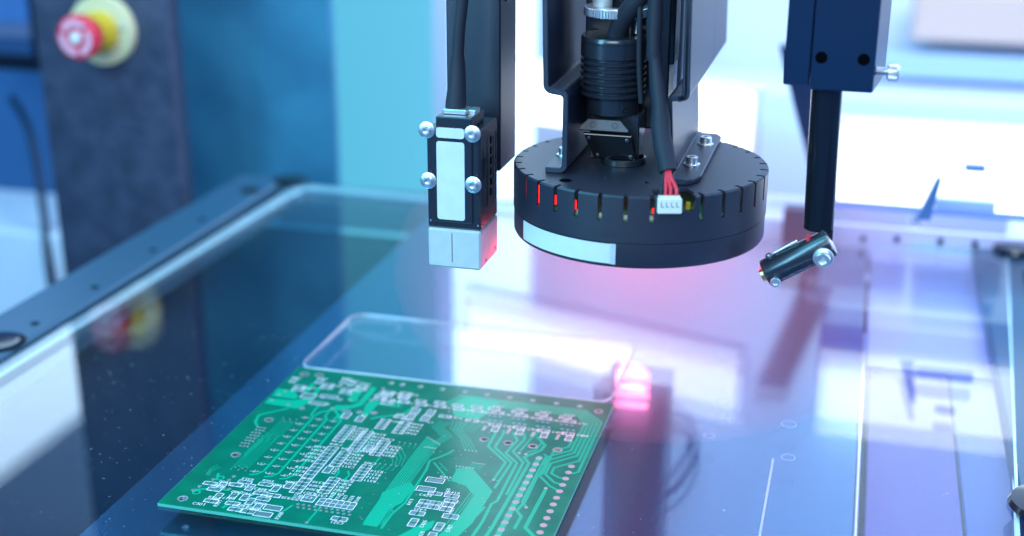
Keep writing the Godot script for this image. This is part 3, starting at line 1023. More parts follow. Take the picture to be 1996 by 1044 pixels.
func sensor_left():
	var c := thing("sensor_mount", "tall black mounting column behind the laser sensor", "column")
	solid("column", "blue_black_powder", Vector3(-73.6, 190, -7), Vector3(24.4, 132, 26), 0.6, c)
	var mb := MB.new()
	mb.lathe(Transform3D(along(Vector3.RIGHT), v3(-61.3, 199, -2)), [Vector2(1.6, 0), Vector2(1.6, 0.1), Vector2(0, 0.1)], 16)
	put(mb, "hole", "hole_black", c)
	var s := thing("laser_sensor", "black laser sensor with blank white labels and silver lower block", "sensor")
	solid("body", "black_anodized", Vector3(-72.2, 128.6, 27.4), Vector3(23.4, 43.6, 26.6), 0.9, s)
	solid("lens_block", "silver_block", Vector3(-72.2, 98.0, 27.4), Vector3(23.6, 17.6, 26.8), 0.9, s)
	mb = MB.new()
	mb.box(Vector3(-73.2, 98.6, 40.86), Vector3(0.35, 13.0, 0.1), 0.0)
	put(mb, "seam", "slot_grey", s)
	solid("front_cover", "black_anodized", Vector3(-72.6, 129.6, 41.2), Vector3(17.6, 39.0, 1.2), 0.45, s)
	mb = MB.new()
	mb.prism(at(0, 0, 41.8), rounded_rect(-79.2, 146.9, -67.0, 151.3, 1.2), 0.12)
	put(mb, "name_label", "white_label", s)
	mb = MB.new()
	mb.prism(at(0, 0, 41.8), rounded_rect(-79.2, 111.4, -67.0, 145.4, 1.2), 0.12)
	put(mb, "blank_label", "white_label", s)
	solid("lid", "black_anodized", Vector3(-72.0, 153.0, 31), Vector3(15.6, 5.2, 19), 0.5, s)
	solid("plug_frame", "steel", Vector3(-73.0, 156.6, 32), Vector3(10.4, 2.2, 8), 0.4, s)
	solid("plug_latch", "steel", Vector3(-66.2, 156.2, 30), Vector3(3.4, 2.4, 7), 0.4, s)
	# ribs and vents on the right side
	for k in 6:
		mb = MB.new()
		mb.box(Vector3(-60.46, 143 - k * 4.6, 24.5), Vector3(0.12, 3.0, 2.2), 0.0)
		put(mb, "vent", "hole_black", s)
	for z in [29.4, 20.0, 16.2]:
		mb = MB.new()
		mb.box(Vector3(-60.44, 130 if z != 20.0 else 128, z), Vector3(0.14, 30, 1.5), 0.0)
		put(mb, "side_groove", "black_gloss", s)
	solid("side_window", "black_gloss", Vector3(-60.45, 135, 34.5), Vector3(0.16, 13, 3.6), 0.0, s)
	for p in [[-83.3, 149.8], [-63.4, 149.4], [-82.9, 128.0], [-63.2, 127.6]]:
		var x := Transform3D(Basis(Vector3.RIGHT, PI / 2), v3(p[0], p[1], 41.75))
		cap_screw(s, x, 2.0, 1.7, 3.6, 0.5)
	for p in [[-82.6, 110.2], [-61.6, 109.4]]:
		mb = MB.new()
		mb.lathe(Transform3D(Basis(Vector3.RIGHT, PI / 2), v3(p[0], p[1], 40.65)), [Vector2(0.45, 0), Vector2(0.4, 0.2), Vector2(0, 0.2)], 12)
		put(mb, "rivet", "steel", s)
	for p in [[92.6, 18.5], [91.6, 33]]:
		mb = MB.new()
		mb.lathe(Transform3D(along(Vector3.RIGHT), v3(-60.45, p[0], p[1])), [Vector2(0.9, 0), Vector2(0.9, 0.1), Vector2(0, 0.1)], 14)
		put(mb, "hole", "slot_grey", s)
	mb = MB.new()
	mb.tube(curve([Vector3(-74.0, 157, 31), Vector3(-74.0, 166, 29), Vector3(-74.2, 176, 27), Vector3(-73.6, 190, 26), Vector3(-72.2, 206, 25), Vector3(-71.4, 240, 24)], 8), [4.4, 4.4, 4.4, 4.4, 4.3, 4.2, 4.1, 4.0, 3.9, 3.8, 3.7, 3.7, 3.6, 3.6, 3.5, 3.4, 3.2, 2.9, 2.6, 2.6, 2.6, 2.6, 2.6, 2.6, 2.6, 2.6, 2.6, 2.6, 2.6, 2.6, 2.6, 2.6, 2.6, 2.6, 2.6, 2.6, 2.6, 2.6, 2.6, 2.6, 2.6], 18)
	tag(put(mb, "sensor_cable", "black_rubber"), "black cable with strain relief rising from the laser sensor", "cable")


# ---------------------------------------------------------------- clamp block, rod and probe on the right

func probe_right():
	var b := thing("clamp_block", "dark navy clamp block at upper right holding the rod", "clamp block")
	var mb := MB.new()
	mb.prism(Transform3D(Basis(Vector3.RIGHT, -PI / 2), v3(0, 173.2, 0)), PackedVector2Array([Vector2(70.4, -30), Vector2(94.2, -30), Vector2(98.6, 8), Vector2(70.4, 8)]), 70, 0.5)
	var body := put(mb, "body", "navy_paint", b)
	solid("side_plate", "navy_paint", Vector3(65.0, 209.6, 12), Vector3(10.0, 70, 35), 0.5, b)
	for h in [73.9, 89.8]:
		mb = MB.new()
		mb.lathe(Transform3D(Basis(Vector3.RIGHT, PI / 2), v3(h, 186.0, 29.95)), [Vector2(2.2, 0), Vector2(2.2, 0.10), Vector2(0, 0.1)], 28)
		mb.lathe(Transform3D(Basis(Vector3.RIGHT, PI / 2), v3(h, 186.0, 29.95)), [Vector2(2.35, 0), Vector2(2.3, 0.16), Vector2(2.05, 0.16), Vector2(1.95, 0.0)], 28)
		put(mb, "threaded_hole", "hole_black", body)
	var s := thing("thumb_screw", "knurled steel thumb screw in the side of the navy block", "screw")
	var x := Transform3D(along(Vector3(1, 0.0, 0.05)), v3(94.6, 180.8, 24))
	mb = MB.new()
	var pr := []
	for k in 7:
		pr.append_array([Vector2(1.55, k * 0.55), Vector2(1.9, k * 0.55 + 0.27)])
	pr.append_array([Vector2(1.5, 3.9), Vector2(1.5, 4.4)])
	mb.lathe(x, pr, 24)
	put(mb, "thread", "steel", s)
	mb = MB.new()
	mb.lathe(x, [Vector2(1.5, 4.3), Vector2(2.6, 4.3), Vector2(3.2, 4.8), Vector2(3.2, 8.4), Vector2(2.8, 8.9), Vector2(1.6, 8.9), Vector2(1.5, 7.6), Vector2(0, 7.5)], 36)
	for k in 36:
		mb.box(Vector3(0, 6.6, 3.2), Vector3(0.3, 3.4, 0.36), 0.1, x * Transform3D(Basis(Vector3.UP, TAU * k / 36.0), Vector3.ZERO))
	put(mb, "knurled_head", "steel", s)
	var r := thing("rod", "straight black rod hanging from the navy block", "rod")
	mb = MB.new()
	var ax := (v3(76.6, 175, 17.5) - v3(77.9, 112, 17.5)).normalized()
	mb.lathe(Transform3D(along(ax), v3(77.9, 113.2, 17.5)), [Vector2(0, 0), Vector2(5.7, 0.0), Vector2(6.1, 0.4), Vector2(6.1, 62), Vector2(0, 62)], 48)
	put(mb, "shaft", "black_gloss", r)
	mb = MB.new()
	mb.box(Vector3(3.6, -6.2, -2.4), Vector3(4.8, 13.6, 7.0), 0.5, Transform3D(along(ax), v3(77.9, 113.2, 17.5)))
	put(mb, "fork", "black_anodized", r)
	var p := thing("probe", "short black cylindrical laser probe slanting from the rod end", "probe")
	var d := (v3(57.6, 93.6, 25) - v3(81.6, 108.2, 23)).normalized()
	var px := Transform3D(along(d), v3(81.6, 108.2, 23.0))
	mb = MB.new()
	mb.lathe(px, [Vector2(0, -2.5), Vector2(5.4, -2.5), Vector2(5.9, -2.0), Vector2(5.9, 26.8), Vector2(5.6, 27.2), Vector2(3.4, 27.2), Vector2(3.4, 26.4), Vector2(0, 26.4)], 48)
	put(mb, "barrel", "black_anodized", p)
	mb = MB.new()
	mb.lathe(px, [Vector2(2.9, 26.3), Vector2(2.9, 29.0), Vector2(2.4, 29.2), Vector2(2.0, 28.2), Vector2(0, 28.2)], 32)
	put(mb, "brass_nozzle", "brass", p)
	var face := Transform3D(Basis(Vector3.RIGHT, PI / 2), Vector3.ZERO)
	cap_screw(p, face.translated(v3(62.9, 92.6, 29.9)), 2.1, 1.4, 0.0, 0.6)
	var pivot: MeshInstance3D = cap_screw(p, face.translated(v3(81.0, 104.6, 28.0)), 3.1, 4.2, 4.2, 1.4)
	pivot.name = "pivot_screw"
	mb = MB.new()
	var up := px.basis.x if px.basis.x.y > 0 else -px.basis.x
	up = (Vector3.UP - d * d.y).normalized()
	var o := px.origin + d * 0.0225 + up * 0.0060
	mb.lathe(Transform3D(along(up), o), [Vector2(1.5, -0.8), Vector2(1.6, 0.3), Vector2(1.1, 1.3), Vector2(0, 1.5)], 24)
	put(mb, "set_screw", "dark_steel", p)
	mb = MB.new()
	mb.tube([px.origin + d * 0.0200 + up * 0.0064, px.origin + d * 0.0095 + up * 0.0068], 0.65, 12)
	put(mb, "side_pin", "steel", p)
	mb = MB.new()
	mb.tube(curve([Vector3(74.4, 112.6, 25), Vector3(74.5, 110.5, 25.4), Vector3(74.2, 108.4, 25.2)], 5), 0.75, 12)
	tag(put(mb, "red_wire_end", "wire_red"), "tiny red wire end between rod and probe", "wire")


# ---------------------------------------------------------------- the circuit board
# u runs along the far edge from the left, v towards the viewer; both in mm, (0, 0) the far left corner.

const BU := -179.0
const BV := -26.5
const BT := 1.62
var board: Node3D
var trace_mb: MB
var via_mb: MB
var silk_mb: MB
var text_mb: MB
var small_mb: MB
var font_cache := {}


func bp(u: float, v: float, y: float) -> Vector3:
	return v3(BU + u, BT + y, BV + v)


# a copper track under the mask: a low ridge of width w along points (u, v)
func track(pts: Array, w: float, y := 0.035, mb: MB = null):
	if mb == null: mb = trace_mb
	y += rng.randf() * 0.012
	var n := pts.size()
	for i in n - 1:
		var a: Vector2 = pts[i]
		var b: Vector2 = pts[i + 1]
		var d := (b - a).normalized()
		var s := Vector2(-d.y, d.x) * w * 0.5
		var ea := d
		var eb := d
		if i > 0: ea = ((pts[i] - pts[i - 1]).normalized() + d).normalized()
		if i < n - 2: eb = ((pts[i + 2] - pts[i + 1]).normalized() + d).normalized()
		var sa := Vector2(-ea.y, ea.x) * (w * 0.5 / maxf(0.35, ea.dot(d)))
		var sb := Vector2(-eb.y, eb.x) * (w * 0.5 / maxf(0.35, eb.dot(d)))
		var bev := minf(0.05, w * 0.2)
		var ka := 1.0 - 2.0 * bev / w
		var P := func(p: Vector2, h: float) -> Vector3: return bp(p.x, p.y, h)
		mb.q(P.call(a - sa * ka, y), P.call(a + sa * ka, y), P.call(b + sb * ka, y), P.call(b - sb * ka, y))
		mb.q(P.call(a + sa * ka, y), P.call(a + sa, -0.01), P.call(b + sb, -0.01), P.call(b + sb * ka, y))
		mb.q(P.call(a - sa, -0.01), P.call(a - sa * ka, y), P.call(b - sb * ka, y), P.call(b - sb, -0.01))


func pour(poly: Array, y := 0.03):
	var pv := PackedVector2Array()
	for p in poly:
		pv.append(Vector2(BU + p.x, -(BV + p.y)))
	trace_mb.prism(Transform3D(Basis(Vector3.RIGHT, -PI / 2), v3(0, BT - 0.02, 0)), pv, 0.02 + y, 0.01)


func dot(mb: MB, u: float, v: float, r: float, y := 0.06, seg := 12):
	mb.lathe(Transform3D(Basis(), bp(u, v, 0)), [Vector2(r, -0.01), Vector2(r * 0.94, y), Vector2(0, y)], seg)


# a soldered pad, one mesh each; far and tiny ones go into the joined part
func pad(u: float, v: float, w: float, h: float, y := 0.07):
	if w * h < 2.7 or v < 14.5:
		small_mb.box(Vector3(BU + u, BT + y - 0.06, BV + v), Vector3(w, 0.12, h), 0.05)
		return
	var key := "%.2f_%.2f" % [w, h]
	if not pad_meshes.has(key):
		var mb := MB.new()
		mb.box(Vector3(0, 0, 0), Vector3(w, 0.12, h), 0.05)
		pad_meshes[key] = mb.mesh(M.solder)
	put_mesh(pad_meshes[key], "solder_pad", board, Transform3D(Basis(), bp(u, v, y - 0.06)))


func ink(u0: float, v0: float, u1: float, v1: float, w := 0.34):
	var a := Vector2(u0, v0)
	var b := Vector2(u1, v1)
	var d := (b - a).normalized()
	var s := Vector2(-d.y, d.x) * w * 0.5
	var e := d * w * 0.5
	var y := 0.11
	silk_mb.q(bp(a.x - e.x - s.x, a.y - e.y - s.y, y), bp(a.x - e.x + s.x, a.y - e.y + s.y, y), bp(b.x + e.x + s.x, b.y + e.y + s.y, y), bp(b.x + e.x - s.x, b.y + e.y - s.y, y))


func ink_box(u0: float, v0: float, u1: float, v1: float, w := 0.34):
	ink(u0, v0, u1, v0, w); ink(u1, v0, u1, v1, w); ink(u1, v1, u0, v1, w); ink(u0, v1, u0, v0, w)


# small printed text, height h; turn in degrees about the board's normal
func text(s: String, u: float, v: float, h := 1.7, turn := 180.0):
	if not font_cache.has(s):
		var tm := TextMesh.new()
		var f := SystemFont.new()
		f.font_names = PackedStringArray(["Droid Sans Mono"])
		tm.font = f
		tm.font_size = 16
		tm.pixel_size = 0.1
		tm.depth = 0.0
		tm.curve_step = 2.0
		tm.text = s
		font_cache[s] = tm
	var tm2: TextMesh = font_cache[s]
	var k := h * MM / 1.15
	var b := Basis(Vector3.UP, deg_to_rad(turn)) * Basis(Vector3.RIGHT, -PI / 2)
	text_mb.st.append_from(tm2, 0, Transform3D(b.scaled(Vector3.ONE) * Basis.from_scale(Vector3(k * 1.05, k, k)), bp(u, v, 0.115)))


# two columns of pads, boxed row by row, like the resistor fields of the photograph
func pad_field(u0: float, v0: float, u1: float, v1: float, rows: int, labels: Array, right := true):
	var pitch := (v1 - v0) / rows
	var w := (u1 - u0)
	for r in rows:
		var vc := v0 + (r + 0.5) * pitch
		for c in 2:
			pad(u0 + w * (0.25 + 0.5 * c) + (-0.12 if c == 0 else 0.12), vc, w * 0.5 - 0.95, pitch - 0.85)
		ink(u0, v0 + r * pitch, u0 + w * 0.42, v0 + r * pitch)
		ink(u0 + w * 0.58, v0 + r * pitch, u1, v0 + r * pitch)
		if labels.size():
			var s: String = labels[r % labels.size()]
			text(s, (u1 + 3.6) if right else (u0 - 3.6), vc, 1.7)
	ink(u0, v1, u0 + w * 0.42, v1)
	ink(u0 + w * 0.58, v1, u1, v1)
	ink(u0, v0, u0, v1)
	ink(u1, v0, u1, v1)


# one two-pad part with its outline; across: pads side by side along u
func two_pads(u: float, v: float, pw: float, ph: float, gap: float, across := true, label := "", lu := 0.0, lv := 0.0, turn := 180.0):
	for s in [-1.0, 1.0]:
		if across: pad(u + s * (pw + gap) * 0.5, v, pw, ph)
		else: pad(u, v + s * (ph + gap) * 0.5, pw, ph)
	var hw := (pw + gap * 0.5 if across else pw * 0.5) + 0.42
	var hh := (ph * 0.5 if across else ph + gap * 0.5) + 0.42
	for s in [-1.0, 1.0]:
		if across:
			ink(u + s * hw, v - hh, u + s * hw, v + hh)
			ink(u + s * hw, v - hh, u + s * gap * 0.4, v - hh)
			ink(u + s * hw, v + hh, u + s * gap * 0.4, v + hh)
		else:
			ink(u - hw, v + s * hh, u + hw, v + s * hh)
			ink(u - hw, v + s * hh, u - hw, v + s * gap * 0.4)
			ink(u + hw, v + s * hh, u + hw, v + s * gap * 0.4)
	if label:
		text(label, u + lu, v + lv, 1.6, turn)


func circuit_board():
	board = thing("circuit_board", "bare green printed circuit board lying on the glass", "circuit board")
	trace_mb = MB.new()
	via_mb = MB.new()
	silk_mb = MB.new()
	text_mb = MB.new()
	small_mb = MB.new()
	# the laminate with its through holes
	var big := [[6.6, 7.6, 1.7], [14.3, 6.6, 1.4], [11.5, 60.8, 1.5], [12.1, 97.2, 1.6], [8.3, 139.0, 1.6], [115.6, 53.1, 1.5], [127.2, 53.5, 1.5], [138.9, 53.7, 1.5], [150.6, 54.2, 1.5], [160.5, 10.0, 1.5]]
	var csg := CSGCombiner3D.new()
	csg.name = "laminate"
	var slab := CSGMesh3D.new()
	var mb := MB.new()
	mb.box(Vector3(BU + 83, BT * 0.5, BV + 72.6), Vector3(166, BT, 145.2), 0.12)
	slab.mesh = mb.mesh(M.solder_mask)
	slab.name = "slab"
	slab.material = M.solder_mask
	csg.add_child(slab)
	for h in big:
		var c := CSGCylinder3D.new()
		c.name = "drill"
		c.radius = h[2] * MM
		c.height = 0.006
		c.sides = 28
		c.operation = CSGShape3D.OPERATION_SUBTRACTION
		c.material = M.solder
		c.position = bp(h[0], h[1], -0.8)
		csg.add_child(c, true)
	board.add_child(csg)
	mb = MB.new()
	for e in [[83.0, 145.25, 166.0, 0.1], [-0.05, 72.6, 0.1, 145.2], [166.05, 72.6, 0.1, 145.2], [83.0, -0.05, 166.0, 0.1]]:
		mb.box(Vector3(BU + e[0], BT * 0.5, BV + e[1]), Vector3(e[2], BT - 0.3, e[3]), 0.0)
	put(mb, "cut_edge", "board_edge", board)
	for h in big:
		mb = MB.new()
		mb.lathe(Transform3D(Basis(), bp(h[0], h[1], 0)), [Vector2(h[2] + 0.75, -0.01), Vector2(h[2] + 0.7, 0.08), Vector2(h[2] + 0.05, 0.09), Vector2(h[2] - 0.05, 0.0), Vector2(h[2] - 0.08, -1.4)], 32)
		put(mb, "plated_hole", "tin", board)
	# the row of lands along the far edge
	for u in [53.0, 59.0, 68.6, 80.2, 91.8, 103.5, 115.2, 126.9, 138.9, 150.6]:
		mb = MB.new()
		dot(mb, u, 6.2 + (u - 80.0) * 0.012, 1.45, 0.07, 24)
		put(mb, "land", "tin", board)
	dot(via_mb, 59.0, 7.1, 0.9, 0.12)
	# two pin rows at the right
	track([Vector2(144.35, 62), Vector2(144.3, 144.2)], 2.6)
	for k in 14:
		mb = MB.new()
		dot(mb, 144.4, 64.4 + 5.76 * k, 1.55, 0.09, 24)
		put(mb, "pin_land", "tin", board)
		if k == 13:
			continue
		mb = MB.new()
		dot(mb, 160.1, 67.9 + 5.77 * k, 1.55, 0.09, 24)
		put(mb, "pin_land", "tin", board)
	for p in [[134.6, 61.8], [137.8, 62.1], [130.2, 88.8], [153.8, 90.0], [149.8, 108.0]]:
		dot(via_mb, p[0], p[1], 0.85, 0.09)
	right_tracks()
	top_right_parts()
	left_fields()
	left_edge_parts()
	far_left_parts()
	middle_tracks()
	lower_middle_parts()
	put(trace_mb, "copper_tracks", "mask_on_copper", board).set_meta("kind", "stuff")
	put(small_mb, "small_pads", "solder", board).set_meta("kind", "stuff")
	put(via_mb, "vias", "tin", board).set_meta("kind", "stuff")
	put(silk_mb, "printed_outlines", "silkscreen", board).set_meta("kind", "stuff")
	put(text_mb, "printed_labels", "silkscreen", board).set_meta("kind", "stuff")


func right_tracks():
	# nested tracks that run along the far edge, round the corner and down to the right pin row
	for k in 6:
		var o := 1.75 * k
		var start := 92.0 + 2.0 * k
		var line := [Vector2(start - 6.0, 16.0 + 0.55 * o + 6), Vector2(start, 10.8 + o), Vector2(154.2 - o * 0.25, 10.8 + o), Vector2(164.2 - o * 1.05, 21.5 + o * 0.55)]
		match k:
			0: line += [Vector2(164.1, 72.0), Vector2(162.3, 74.0), Vector2(160.2, 74.0)]
			1: line += [Vector2(162.3, 62.0), Vector2(153.0, 71.0), Vector2(153.0, 76.5), Vector2(157.2, 79.4), Vector2(160.2, 79.6)]
			2: line += [Vector2(160.4, 57.5), Vector2(150.6, 67.5), Vector2(150.6, 77.8), Vector2(156.0, 84.0), Vector2(160.2, 85.2)]
			3: line += [Vector2(158.5, 55.0), Vector2(148.6, 65.5), Vector2(148.4, 79.8), Vector2(155.0, 87.6), Vector2(160.2, 91.0)]
			4: line += [Vector2(156.6, 53.2), Vector2(147.0, 62.6), Vector2(147.0, 104.0), Vector2(149.8, 107.6)]
			5: line = [Vector2(152.2, 40.8), Vector2(155.0, 44.5), Vector2(154.6, 50.2), Vector2(149.2, 55.6), Vector2(149.2, 79.0)]
		track(line, 1.25)
	# zigzags below the part clusters, down to the lower middle
	track([Vector2(117.5, 42.0), Vector2(119.0, 46.0), Vector2(119.2, 59.2), Vector2(131.0, 71.8), Vector2(130.2, 88.6)], 1.35)
	track([Vector2(121.8, 41.5), Vector2(122.6, 46.0), Vector2(122.5, 59.4), Vector2(133.6, 71.5), Vector2(132.6, 96.0)], 1.35)
	track([Vector2(126.8, 43.0), Vector2(130.7, 50.0), Vector2(128.7, 63.4), Vector2(136.0, 71.2), Vector2(136.6, 106.0), Vector2(135.0, 109.0), Vector2(135.4, 124.0), Vector2(134.2, 144.2)], 1.35)
	track([Vector2(131.8, 42.0), Vector2(133.6, 48.0), Vector2(131.4, 61.0), Vector2(138.6, 70.0), Vector2(139.0, 100.0)], 1.35)
	track([Vector2(138.6, 44.0), Vector2(144.0, 51.4), Vector2(143.4, 56.6), Vector2(137.8, 65.2), Vector2(141.2, 70.0), Vector2(140.4, 127.0), Vector2(139.2, 144.2)], 1.6)
	track([Vector2(134.5, 60.2), Vector2(136.2, 46.0), Vector2(139.0, 36.0)], 1.1)
	track([Vector2(137.6, 60.6), Vector2(141.0, 57.0), Vector2(142.0, 49.0)], 1.1)
	track([Vector2(145.6, 59.6), Vector2(148.0, 62.6), Vector2(147.4, 70.0)], 1.1)
	track([Vector2(154.0, 90.6), Vector2(153.4, 123.6), Vector2(160.0, 131.0), Vector2(160.0, 144.2)], 1.7)
	track([Vector2(147.6, 80.0), Vector2(148.0, 104.0), Vector2(146.6, 111.5), Vector2(149.6, 115.5), Vector2(149.4, 126.0)], 1.4)
	track([Vector2(128.0, 136.0), Vector2(130.6, 126.0), Vector2(133.0, 112.0)], 1.1)


func top_right_parts():
	var names := ["C407", "C408", "C409", "C410"]
	var low := ["C401", "C402", "C403", "C404"]
	for k in 4:
		var u := 112.6 + 11.75 * k
		# upper cluster
		two_pads(u - 1.2, 21.2, 2.0, 1.9, 0.7, true)
		two_pads(u + 1.6, 24.6, 1.9, 2.0, 0.8, true)
		for j in 3:
			pad(u - 1.4 + 2.5 * j, 28.4, 1.5, 1.2)
		text(names[k], u + 7.4, 25.6, 1.6, 0.0)
		text("D%d" % [407 + k], u + 0.2, 18.2, 1.5, 0.0)
		# lower cluster
		var w := u + 4.2
		for j in 3:
			pad(w - 4.2 + 2.7 * j, 33.4, 1.6, 1.4)
		two_pads(w - 0.4, 37.4, 2.0, 1.8, 0.8, true)
		two_pads(w + 1.0, 41.8, 2.1, 1.7, 0.9, false)
		text(low[k], w + 6.6, 37.6, 1.6, 0.0)
		text("R%d" % [403 + k], w - 4.2, 42.0, 1.5, 90.0)
	for k in 5:
		var u := 65.0 + 9.4 * k
		two_pads(u, 21.4 + (k % 2) * 0.8, 1.7, 1.8, 0.7, true)
		two_pads(u + 1.6, 25.2 + (k % 2) * 0.6, 1.8, 1.8, 0.7, true)
		for j in 2:
			dot(via_mb, u - 2.0 + 2.4 * j, 29.4, 0.5)
		text(["C413", "C412", "C411", "C406", "C405"][k], u + 6.3, 26.0, 1.5, 0.0)
	two_pads(91.0, 35.2, 1.9, 1.9, 0.8, true, "C414", 5.6, 0.2, 0.0)
	two_pads(104.6, 36.0, 1.9, 1.6, 1.2, true, "C415", 5.8, 0.2, 0.0)


func left_fields():
	pad_field(49.2, 78.6, 54.3, 109.0, 9, ["R345", "R341", "R340", "R339", "R338", "", "R318", "R317", "R314"], false)
	pad_field(49.4, 109.6, 54.5, 122.4, 4, ["R310", "R309", "R308", "R307"])
	pad_field(48.8, 56.6, 54.0, 73.4, 6, ["R347", "R334", "R333", "R332", "R331", ""])
	pad_field(56.6, 81.6, 61.4, 96.0, 5, ["R336", "R337", "R324", "R326", "C311"])
	pad_field(61.1, 105.4, 66.0, 119.6, 5, ["R306", "R304", "R303", "R302", "C312"])
	pad_field(70.5, 91.0, 75.3, 105.4, 5, ["", "R314", "R313", "R312", "R311"])
	pad_field(70.0, 67.0, 75.0, 81.5, 5, ["", "R322", "R321", "R320", "R319"])
	pad_field(58.9, 59.8, 64.0, 80.6, 7, ["R344", "R335", "R350", "R351", "", "R330", "R329"])
	pad_field(63.0, 45.6, 67.6, 56.0, 4, ["R361", "", "", ""])
	pad_field(72.4, 45.4, 77.4, 58.2, 4, ["R346", "C344", "R343", "R342"])
	text("C308", 51.8, 76.2); text("C309", 58.6, 79.0); text("C306", 73.0, 65.0); text("C305", 73.2, 89.0)
	text("C314", 63.4, 121.4); text("C310", 57.8, 124.6); text("C304", 74.8, 43.2)
	two_pads(57.6, 99.4, 2.4, 2.2, 0.8, false, "C315", 3.6, 0.4, 90.0)
	two_pads(67.4, 75.6, 2.4, 2.2, 0.8, false, "C316", 3.6, 0.4, 90.0)
	two_pads(70.4, 41.4, 1.9, 1.8, 0.9, true, "C303", 0.2, -2.6)
	# the row of pads beneath, with its dotted ground of vias
	for c in 6:
		for r in 2:
			pad(65.7 + 2.72 * c, 125.0 + 2.75 * r, 2.1, 1.85)
			ink(64.4 + 2.72 * c, 123.6 + 2.75 * r, 64.4 + 2.72 * c, 126.3 + 2.75 * r, 0.25)
	ink_box(64.3, 123.5, 80.8, 129.2)
	ink(64.3, 126.4, 80.8, 126.4, 0.25)
	for c in 2:
		for r in 2:
			pad(58.2 + 2.7 * c, 123.8 + 2.7 * r, 2.1, 1.85)
	ink_box(56.8, 122.4, 62.4, 127.8)
	for c in 10:
		for r in 2:
			dot(via_mb, 57.0 + 2.55 * c + 1.1 * r, 130.6 + 2.4 * r, 0.72, 0.10)
	two_pads(78.4, 137.4, 2.3, 2.2, 1.2, true, "C321", 0.0, 3.0)
	for k in 5:
		text(["R323", "R325", "R327", "R328", "R348"][k], 68.2 + 2.9 * k, 120.8, 1.5, 90.0)
	for k in 2:
		text(["R315", "R316"][k], 53.4 + 2.0 * k, 125.6, 1.5, 90.0)
	# tracks between the fields
	for t in [[[66.4, 98.0], [68.4, 101.5], [67.8, 106.0], [69.4, 108.5], [68.0, 122.0]], [[61.6, 97.0], [63.2, 101.0], [63.0, 104.5]], [[75.6, 82.0], [75.2, 90.4]], [[62.0, 57.0], [65.0, 62.0], [66.0, 68.0], [64.6, 84.0]], [[67.0, 130.4], [66.6, 143.0]], [[55.2, 132.0], [52.8, 140.0]]]:
		var pts := []
		for p in t: pts.append(Vector2(p[0], p[1]))
		track(pts, 0.9)
	dot(via_mb, 66.5, 143.4, 0.8, 0.05)


